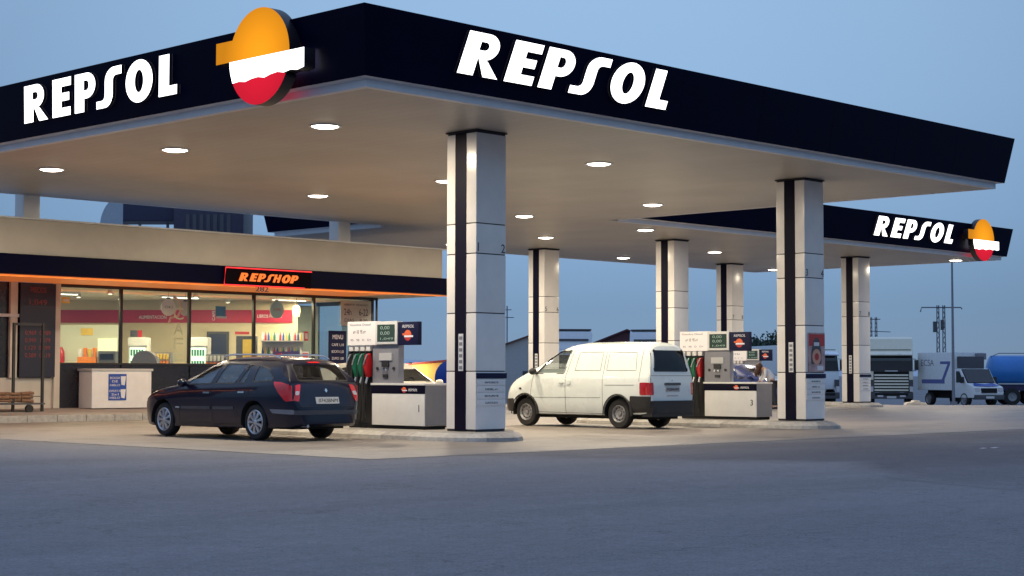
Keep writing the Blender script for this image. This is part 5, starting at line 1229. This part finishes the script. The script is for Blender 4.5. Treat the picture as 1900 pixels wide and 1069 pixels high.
for s_, hx, hz in ((1, -.43, .86), (-1, -.41, .84)):
    for f, (dy, ln) in enumerate(((-.03, .07), (-.01, .085), (.01, .08), (.028, .065))):
        skin_obj('finger', SK, pp, [(hx, s_*.16+dy, hz), (hx-.05, s_*.16+dy, hz-.035), (hx-.05-ln*.4, s_*.16+dy, hz-.05-ln*.6)], [(0, 1), (1, 2)], [.010, .009, .007], 1)
    skin_obj('thumb', SK, pp, [(hx+.02, s_*.16-.03*s_, hz), (hx-.01, s_*.16-.06*s_, hz-.03), (hx-.04, s_*.16-.06*s_, hz-.06)], [(0, 1), (1, 2)], [.012, .010, .008], 1)
skin_obj('shirt', SH, pp, [(.09, 0, .95), (.02, 0, 1.08), (-.10, 0, 1.24), (-.20, 0, 1.335), (-.17, .17, 1.31), (-.215, .205, 1.10), (-.33, .18, .95), (-.17, -.17, 1.31), (-.195, -.205, 1.09), (-.32, -.18, .93)], [(0, 1), (1, 2), (2, 3), (3, 4), (4, 5), (5, 6), (3, 7), (7, 8), (8, 9)], [.165, .145, .15, .13, .07, .052, .042, .065, .052, .042])
skin_obj('trousers', TR, pp, [(.10, 0, .93), (.11, .10, .86), (.04, .11, .48), (.12, .11, .11), (.11, -.10, .86), (.10, -.11, .48), (.20, -.11, .11)], [(0, 1), (1, 2), (2, 3), (0, 4), (4, 5), (5, 6)], [.155, .105, .072, .055, .105, .072, .055])
m = MB(); m.blob((-.36, 0, 1.44), .115, 12, 1.05, .85, 1.0); m.tube([(-.33, 0, 1.46), (-.40, .02, 1.35), (-.47, .02, 1.22), (-.46, .02, 1.08)], [.10, .095, .075, .02], 12); m.tube([(-.30, .05, 1.42), (-.36, .09, 1.28), (-.38, .09, 1.12)], [.07, .06, .015], 10); m.build('hair', HA, pp, smooth=True)
m = MB(); m.blob((-.475, -.02, 1.37), .02, 8); m.build('nose', SK, pp, smooth=True)
m = MB()
for s_ in (1, -1): m.blob((-.45, s_*.03, 1.395), .011, 6)
m.build('eyes', M['text_dark'], pp)
m = MB(); m.box(-.478, -.47, -.025, .025, 1.315, 1.325); m.build('mouth', M['text_red'], pp)
for sy, x in ((.115, .05), (-.115, .13)):
    m = MB(); m.prism([(x-.14, 0), (x+.10, 0), (x+.10, .08), (x-.0, .09), (x-.14, .035)], 'y', sy-.045, sy+.045); m.build('shoe', M['black'], pp, bevel=.012)
pp.location = l

# ------------------------------------------------------------------ lorries, yard and distance
def P(px, D): return spot((px-950)/3133.6*D, D)
M['lorry_cream'] = mat('cream lorry paint', (0.82, 0.77, 0.62), .35, var=.04); M['lorry_white'] = mat('pale lorry paint', (0.76, 0.80, 0.84), .35, var=.04)
M['tarp'] = mat('trailer side', (0.76, 0.78, 0.78), .6, var=.08)
def big_wheels(t, ys, w=2.45, r=.5):
    for y in ys:
        for s_ in (1, -1):
            m = MB(); m.lathe([(.26, -.15), (r-.03, -.15), (r, -.10), (r, .10), (r-.03, .15), (.28, .15)], (s_*(w/2-.16), y, r), 'x', 26, s_); wh = m.build('wheel', M['rubber'], t, smooth=True)
            m = MB(); m.lathe([(.28, .13), (.24, .06), (.12, .05), (.10, .12), (.001, .12)], (s_*(w/2-.16), y, r), 'x', 20, s_); m.build('rim', M['steel'], wh, smooth=True)
def lorry(label, loc, rz, paint, H=3.75, trailer=None, grille=True, W=2.45, name='lorry'):
    t = thing(name, label, 'lorry', (0, 0, 0)); w = W/2
    m = MB(); m.prism([(.10, .95), (.0, 1.35), (.02, 1.98), (.22, 2.86), (.45, H-.12), (.7, H), (2.15, H), (2.15, .95)], 'x', -w, w); m.build('cab', M[paint], t, bevel=.07)
    m = MB(); m.prism([(.022-.02, 2.02), (.205-.02, 2.82), (.215-.02+.02, 2.82), (.032, 2.02)], 'x', -w+.10, w-.10); m.build('windscreen', M['dark_glass'], t)
    m = MB(); m.prism([(-.012, 1.99), (.20, 2.87), (.26, 2.87), (.05, 1.99)], 'x', -w+.04, w-.04); m.build('windscreen_surround', M['seal'], t)
    m = MB(); m.prism([(-.10, 2.86), (-.16, 2.92), (.12, 3.10), (.18, 3.04)], 'x', -w+.06, w-.06); m.build('sun_visor', M[paint], t, bevel=.01)
    m = MB(); m.box(-w+.10, w-.10, .28, .47, 3.18, 3.22); m.box(-w+.10, w-.10, .30, .40, 2.88, 2.92); m.build('roof_gap', M['seal'], t)
    for x in (-.45, .45):
        m = MB(); m.box(x-.09, x+.09, -.14, -.03, 2.90, 2.97); m.build('marker_lamp', M['white'], t)
    if grille:
        m = MB(); m.box(-w+.24, w-.24, -.03, .02, .80, 1.95); m.build('grille_opening', M['under'], t)
        m = MB()
        for k in range(6): m.box(-w+.28, w-.28, -.08, -.031, .86+k*.17, .955+k*.17)
        m.build('grille_bars', M[paint], t, bevel=.01)
        m = MB(); m.box(-w+.24, w-.24, -.05, .0, 1.952, 1.985); m.build('windscreen_ledge', M['seal'], t)
    else:
        m = MB(); m.box(-w+.05, w-.05, .5, 2.2, H+.002, H+.07); m.build('roof_edge', M['dgrey'], t)
        m = MB(); m.box(-w+.25, w-.25, .30, .42, H-.62, H-.50); m.build('roof_sign', M['dgrey'], t)
    m = MB(); m.box(-w+.02, w-.02, -.12, .5, .42, .78); m.build('bumper', M['dgrey'] if grille else M['dgrey'], t, bevel=.05)
    m = MB(); m.box(-w+.3, w-.3, -.13, -.121, .60, .74); m.build('bumper_intake', M['under'], t)
    if grille:
        for x in (-.62, .62):
            m = MB(); m.box(x-.16, x+.16, -.142, -.1305, .52, .62); m.build('fog_lamp', M['tail_clear'], t, bevel=.004)
    for s_ in (1, -1):
        m = MB(); m.box(s_*(w-.04), s_*(w-.22), -.135, -.03, .82, 1.12); m.build('headlamp', M['tail_clear'], t)
        m = MB(); m.box(s_*(w+.06), s_*(w+.28), -.08, .06, 2.05, 2.62); m.tube([(s_*(w-.02), .1, 2.68), (s_*(w+.17), -.02, 2.66)], .02); m.tube([(s_*(w-.02), .1, 2.0), (s_*(w+.17), -.02, 2.02)], .02); m.build('mirror', M['black'], t, bevel=.02)
        m = MB(); m.box(s_*(w+.001), s_*(w+.012), .35, 1.35, 2.05, 2.75); m.build('side_window', M['dark_glass'], t)
        m = MB(); m.box(s_*(w-.3), s_*(w-.02), -.05, .0, 1.1, 1.5); m.build('step_panel', M['dgrey'], t)
    m = MB(); m.box(-.26, .26, -.15, -.136, .45, .57); m.build('number_plate', M['plate'], t)
    m = MB(); m.box(-.35, .35, -.085, -.071, 1.965, 2.03) if grille else m.box(-.25, .25, -.02, -.0, 1.6, 1.66); m.build('name_strip', M['lgrey'], t)
    m = MB(); m.box(-.5, .5, .5, 3.6, .55, .95); m.build('chassis', M['under'], t)
    big_wheels(t, (.95,)+((4.2, 9.5, 10.8) if trailer else (3.4,)), W)
    if trailer:
        m = MB(); m.box(-w-.03, w+.03, 2.5, 11.8, 1.2, trailer); m.build('trailer_box', M['tarp'], t, bevel=.04)
        m = MB(); m.box(-.45, .45, 2.6, 11.6, .9, 1.19); m.build('trailer_frame', M['under'], t)
    t.location = loc; t.rotation_euler = (0, 0, rz); return t
ZL = -.60
for px, lab, paint, H, tr, g, ex in ((1653, 'cream lorry facing the camera with slatted grille, right of the last column', 'lorry_cream', 3.95, None, True, 3), (1519, 'white lorry with tall trailer half hidden behind the poster column', 'lorry_white', 3.0, 3.5, False, 22),
                                 (1062, 'white lorry top showing above the van windscreen', 'lorry_white', 4.30, None, False, 8), (1206, 'white lorry top with dark roof edge showing above the van rear', 'lorry_white', 4.28, None, False, -8)):
    u, v = P(px, 96); lorry(lab, (u, v, ZL), facing(u, v, R(ex)), paint, H, tr, g)
# small refrigerated box lorry
def box_lorry():
    t = thing('box_lorry', 'small white refrigerated box lorry with blue stripe and bonnet, parked at the far right', 'lorry', (0, 0, 0))
    m = MB(); m.box(-1.05, 1.05, 1.75, 5.1, .85, 2.95); b = m.build('cargo_box', M['tarp'], t, bevel=.03)
    text_mesh('ECSA', .36, M['grey'], 'side_lettering', b, (-1.053, 4.75, 2.20), (0, -1, 0), (0, 0, 1), width=1.25, depth=.004)
    m = MB(); m.box(-1.058, -1.051, 1.95, 2.9, 2.30, 2.45); m.prism([(1.95, 2.298), (2.2, 2.298), (2.75, 1.45), (2.5, 1.45)], 'x', -1.058, -1.051); m.box(-1.058, -1.051, 2.5, 4.7, 1.22, 1.449); m.build('side_stripe', mat('lorry stripe', (.12, .14, .34), .5), b)
    m = MB(); m.box(-.75, .75, 1.35, 1.749, 2.05, 2.72); m.build('cooling_unit', M['dgrey'], t, bevel=.04)
    m = MB(); m.box(.45, 1.0, 1.5, 1.748, 2.55, 2.9); m.build('cooling_vent', M['grey'], t)
    pr = [(-.02, .45), (-.10, .75), (-.02, 1.05), (.55, 1.22), (.62, 1.25), (1.15, 2.0), (1.30, 2.05), (1.72, 2.05), (1.72, .45)]
    m = MB(); m.prism(pr, 'x', -.95, .95); m.build('cab', M['paint_white'], t, bevel=.05)
    m = MB(); m.prism([(.61, 1.29), (1.12, 2.0), (1.14, 1.97), (.64, 1.27)], 'x', -.84, .84); m.build('windscreen', M['dark_glass'], t)
    m = MB(); m.prism([(.60, 1.24), (1.14, 2.02), (1.17, 2.0), (.66, 1.22)], 'x', -.90, .90); m.build('windscreen_surround', M['seal'], t)
    m = MB(); m.prism([(-.6, -.0), (.6, 0), (.0, .5), (-.0, .5)], 'z', 1.2, 1.21) if False else m.add([(-.85, .06, 1.115), (0, -.04, 1.07), (.85, .06, 1.115), (.6, .50, 1.255), (0, .26, 1.20), (-.6, .50, 1.255)], [(0, 1, 4, 5), (1, 2, 3, 4)]); m.build('bonnet_stripe', M['blue'], t)
    for s_ in (1, -1):
        m = MB(); m.prism([(.85, 1.28), (1.55, 1.28), (1.55, 1.9), (1.25, 1.9)], 'x', s_*.951, s_*.96); m.build('side_window', M['dark_glass'], t)
        m = MB(); m.box(s_*.98, s_*1.15, .78, .9, 1.25, 1.6); m.build('mirror', M['black'], t, bevel=.02)
        m = MB(); m.box(s_*.62, s_*.9, -.12, -.05, .8, 1.0); m.build('headlamp', M['tail_clear'], t)
    m = MB(); m.box(-.5, .5, -.13, -.06, .72, .98); m.build('grille', M['under'], t)
    m = MB(); m.box(-.93, .93, -.18, .1, .36, .62); m.build('bumper', M['dgrey'], t, bevel=.04)
    m = MB(); m.box(-.26, .26, -.2, -.181, .42, .54); m.build('number_plate', M['plate'], t)
    m = MB(); m.box(-.45, .45, .8, 5.0, .4, .84); m.build('chassis', M['under'], t)
    big_wheels(t, (.85, 4.2), 1.95, .36)
    return t
t = box_lorry(); u, v = P(1832, 92); t.location = (u, v, -.52); t.rotation_euler = (0, 0, facing(u, v, R(36)))
# tanker
M['tank_blue'] = mat('tank blue', (0.03, 0.19, 0.52), .3, var=.1, scale=1)
def tanker():
    t = thing('tanker_trailer', 'long glossy blue tanker trailer at the right edge', 'tanker', (0, 0, 0)); r = 1.0; zc = 1.95
    m = MB(); m.lathe([(.001, -.28), (.5, -.24), (.85, -.12), (r, .0), (r, 8.0), (.85, 8.12), (.001, 8.28)], (0, 0, zc), 'x', 36); m.build('tank', M['tank_blue'], t, smooth=True)
    m = MB(); m.box(.2, 7.8, -1.02, -.9, 1.22, 1.30); m.build('side_rail', M['lgrey'], t)
    m = MB(); m.box(.2, 7.9, -.95, .95, .85, 1.2); m.build('frame', mat('dark violet frame', (.03, .02, .07), .6), t)
    m = MB(); m.tube([(-.1, -.3, zc+.9), (.4, -.3, zc+1.12), (7.5, -.3, zc+1.12)], .03, 6); m.build('walkway_rail', M['grey'], t)
    for y in (-.95, .95):
        for x in (1.0, 2.3, 3.6):
            m = MB(); m.lathe([(.26, -.15), (.47, -.15), (.5, -.1), (.5, .1), (.47, .15), (.28, .15)], (x, y, .5), 'y', 26); wh = m.build('wheel', M['rubber'], t, smooth=True)
            m = MB(); m.lathe([(.28, .1), (.1, .05), (.001, .08)], (x, y, .5), 'y', 20, 1 if y > 0 else -1); m.build('rim', M['steel'], wh, smooth=True)
    m = MB(); m.box(-.35, -.25, -1.1, 1.1, .75, 1.3); m.build('rear_bumper', M['dgrey'], t)
    return t
t = tanker(); u, v = P(1838, 101); t.location = (u, v, ZL); t.rotation_euler = (0, 0, -YAW-R(4))
# blue round tank and small buildings behind the pumps
def local_thing(name, label, cat, px, D, z=ZL, rz=None, group=None):
    t = thing(name, label, cat, (0, 0, 0), 0, group); u, v = P(px, D); return t, (u, v, z), (-YAW if rz is None else rz)
def setp(t, l, rz): t.location = l; t.rotation_euler = (0, 0, rz)
t, l, rz = local_thing('storage_tank', 'dark blue round tank end beside the yellow building left of the nearest column', 'tank', 842, 98)
m = MB(); m.lathe([(.001, -.3), (.6, -.26), (1.0, -.1), (1.1, .0), (1.1, 6.0), (.001, 6.2)], (0, 0, 1.55), 'y', 32); m.build('tank', mat('deep tank blue', (.01, .05, .30), .35), t, smooth=True)
m = MB(); m.box(-.8, -.6, .3, .6, 0, .9); m.box(.6, .8, .3, .6, 0, .9); m.box(-.8, -.6, 5.3, 5.6, 0, .9); m.box(.6, .8, 5.3, 5.6, 0, .9); m.build('legs', M['grey'], t); setp(t, l, rz)
def building(label, px, D, w, d, h, ridge, wallm, roofm, hip=None, left_h=None, rz=None, name='building'):
    t, l, rz = local_thing(name, label, 'building', px, D, rz=rz)
    m = MB()
    if ridge: prof = [(-w/2, 0), (w/2, 0), (w/2, h), (0, ridge), (-w/2, h)]
    else: prof = [(-w/2, 0), (w/2, 0), (w/2, h), (-w/2, left_h or h)]
    m.prism(prof, 'y', 0, d); m.build('walls', M[wallm], t)
    m = MB(); e = .25; th = .14
    if ridge:
        for s_ in (1, -1):
            sl = (ridge-h)/(w/2); a, b = (0, ridge), (s_*(w/2+e), h-e*sl)
            m.prism([(a[0], a[1]+.01), (b[0], b[1]+.01), (b[0], b[1]+th), (a[0], a[1]+th)], 'y', -e, d+e)
    else: m.prism([(-w/2-e, (left_h or h)-.02), (w/2+e, h+.05), (w/2+e, h+.05+th), (-w/2-e, (left_h or h)+th-.02)], 'y', -e, d+e)
    m.build('roof', M[roofm], t)
    m = MB(); m.box(-w*.12, w*.12, -.04, -.005, 0, h*.7); m.build('door', M['dgrey'], t)
    setp(t, l, rz); return t
M['shed_white'] = mat('shed wall', (.48, .46, .45), .8, var=.08); M['brown_roof'] = mat('brown roof edge', (.12, .06, .05), .7, var=.2)
M['maroon'] = mat('maroon cladding', (.10, .03, .04), .7, var=.15); M['tile_red'] = mat('red roof tiles', (.30, .06, .05), .8, var=.3, scale=3); M['yellow_wall'] = mat('yellow wall', (.85, .55, .16), .7, var=.08)
building('pale shed with thin brown roof edge between the nearest column and the van', 1003, 125, 11, 12, 2.9, 4.85, 'shed_white', 'brown_roof')
fl = thing('added_wall_lamp', 'small added lamp brightening the yellow wall', 'lamp', (*P(762, 116.5), 1.9), -YAW)  # lamp added, no fitting seen there, to brighten the yellow wall
m = MB(); m.box(-.12, .12, -.1, .1, 0, .1); fl_l = fl.location.copy(); fl.location = (0, 0, 0); m.build('housing', M['grey'], fl); fl.location = fl_l
yd = bpy.data.lights.new('added wall light', 'AREA'); yd.size = .3; yd.energy = 160; yd.color = (1, .75, .4)
yo = add_light(yd, 'added_wall_light', (0, 0, -.05)); yo.parent = fl; yo.rotation_euler = (R(60), 0, 0)
building('dark maroon gabled building rising between the two lorry tops', 1163, 132, 9.5, 12, 3.3, 5.2, 'maroon', 'maroon')
tb = building('low yellow building with a sloping red tiled roof behind pump 1', 762, 118, 5.4, 6, 2.65, None, 'yellow_wall', 'tile_red', left_h=2.15)
# street lamp
t, l, rz = local_thing('street_lamp', 'tall slim grey lamp post behind the small box lorry', 'lamp post', 1768, 92, -.52)
m = MB(); m.tube([(0, 0, 0), (0, 0, 8.2)], [.09, .05], 12); m.build('pole', M['grey'], t, smooth=True); m = MB(); m.box(-.16, .16, -.16, .16, 0, .25); m.build('base', M['grey'], t)
m = MB(); m.tube([(0, 0, 8.1), (0, -.3, 8.45), (0, -.9, 8.55)], .035, 8); m.build('arm', M['grey'], t, smooth=True); m = MB(); m.box(-.12, .12, -1.4, -.8, 8.5, 8.62); m.build('lamp_head', M['lgrey'], t, bevel=.03); setp(t, l, rz)
# lattice pylons
M['galv'] = mat('galvanised steel', (.16, .17, .19), .6, metal=.4)
def lattice(m, x, y, h, w, n, r):
    for sx in (-1, 1):
        for sy in (-1, 1): m.tube([(x+sx*w, y+sy*w, 0), (x+sx*w*.6, y+sy*w*.6, h)], r, 5)
    for k in range(n):
        z0, z1 = h*k/n, h*(k+1)/n; a, b = w*(1-.4*k/n), w*(1-.4*(k+1)/n); s_ = 1 if k % 2 else -1
        m.tube([(x-s_*a, y-a, z0), (x+s_*b, y-b, z1)], r*.7, 4); m.tube([(x-s_*a, y+a, z0), (x+s_*b, y+b, z1)], r*.7, 4)
t, l, rz = local_thing('power_pylon', 'twin lattice power pole with wide crossarm and transformer beside the lamp post', 'pylon', 1746, 300)
for x in (-.5, .55):
    m = MB(); lattice(m, x, 0, 14.2, .28, 16, .05); m.build('lattice_leg', M['galv'], t)
m = MB(); m.tube([(-3.6, 0, 13.0), (-3.4, 0, 13.8), (3.6, 0, 13.8), (3.8, 0, 13.5)], .12, 6); m.build('crossarm', M['galv'], t)
m = MB(); m.box(-1.35, -.85, -.3, .3, 9.4, 11.3); m.box(.0, .5, -.3, .3, 9.8, 11.6); m.build('transformer', M['dgrey'], t); setp(t, l, rz)
t, l, rz = local_thing('power_pylon', 'small distant lattice power pole above the cream lorry', 'pylon', 1621, 400)
for x in (-.6, .6):
    m = MB(); lattice(m, x, 0, 15.5, .3, 16, .06); m.build('lattice_leg', M['galv'], t)
m = MB(); m.tube([(-1.3, 0, 15.0), (1.6, 0, 15.0)], .12, 6); m.tube([(-1.3, 0, 12.2), (4.0, 0, 12.0)], .1, 6); m.build('crossarm', M['galv'], t); setp(t, l, rz)
t, l, rz = local_thing('utility_pole', 'thin distant utility pole just right of the nearest column', 'utility pole', 941, 350)
m = MB(); m.tube([(0, 0, 0), (0, 0, 16.0)], .14, 6); m.build('pole', M['galv'], t); m = MB(); m.tube([(-.9, 0, 15.2), (.9, 0, 15.2)], .09, 5); m.tube([(-.9, 0, 13.6), (1.4, 0, 13.6)], .09, 5); m.build('crossarm', M['galv'], t); setp(t, l, rz)
# low white concrete block at the edge of the yard
t, l, rz = local_thing('concrete_block', 'low pale concrete block on the ground between the cream lorry and the box lorry', 'block', 1700, 65.5, .0)
m = MB(); m.prism([(-.42, 0), (.42, 0), (.36, .10), (.14, .12), (.10, .18), (-.10, .18), (-.14, .12), (-.36, .10)], 'y', 0, .5); m.build('block', M['kerb'], t, bevel=.01); setp(t, l, rz)
# trees far behind pump 3
M['leaf'] = mat('dark foliage', (.035, .06, .04), .8, var=.4, scale=1.5); M['bark'] = mat('bark', (.08, .06, .05), .9, var=.3)
def tree(label, px, D, h, r, seed):
    t, l, rz = local_thing('tree', label, 'tree', px, D, group='trees beyond the pumps'); q = random.Random(seed)
    m = MB(); m.tube([(0, 0, 0), (.05, 0, h*.45), (0, .05, h*.75)], [.16, .11, .05], 8)
    for k in range(6):
        a = q.uniform(0, 6.28); m.tube([(0, 0, h*.4), (r*.5*math.cos(a), r*.5*math.sin(a), h*(.6+.2*q.random()))], [.06, .02], 6)
    m.build('trunk', M['bark'], t, smooth=True); m = MB()
    cl = [(q.uniform(-r, r)*.75, q.uniform(-r, r)*.75, h*q.uniform(.42, .92), q.uniform(.3, .6)*r) for _ in range(22)]
    for c in cl:
        for _ in range(130):
            d = Vector((q.gauss(0, 1), q.gauss(0, 1), q.gauss(0, .8))).normalized()*c[3]*q.random()**.4; p = Vector(c[:3])+d; a = Vector((q.gauss(0, 1), q.gauss(0, 1), q.gauss(0, 1))).normalized()*.11; b = a.cross(Vector((q.gauss(0, 1), q.gauss(0, 1), q.gauss(0, 1)))).normalized()*.07
            m.add([p-a, p+b, p+a, p-b], [(0, 1, 2, 3)])
    m.build('crown', M['leaf'], t, recalc=False); setp(t, l, rz)
tree('low dark tree directly left of the bending person', 1388, 112, 4.3, 1.3, 1); tree('wider dark tree behind the bending person', 1418, 118, 4.6, 1.9, 2); tree('dark tree partly behind the poster column', 1452, 121, 4.4, 1.8, 5)
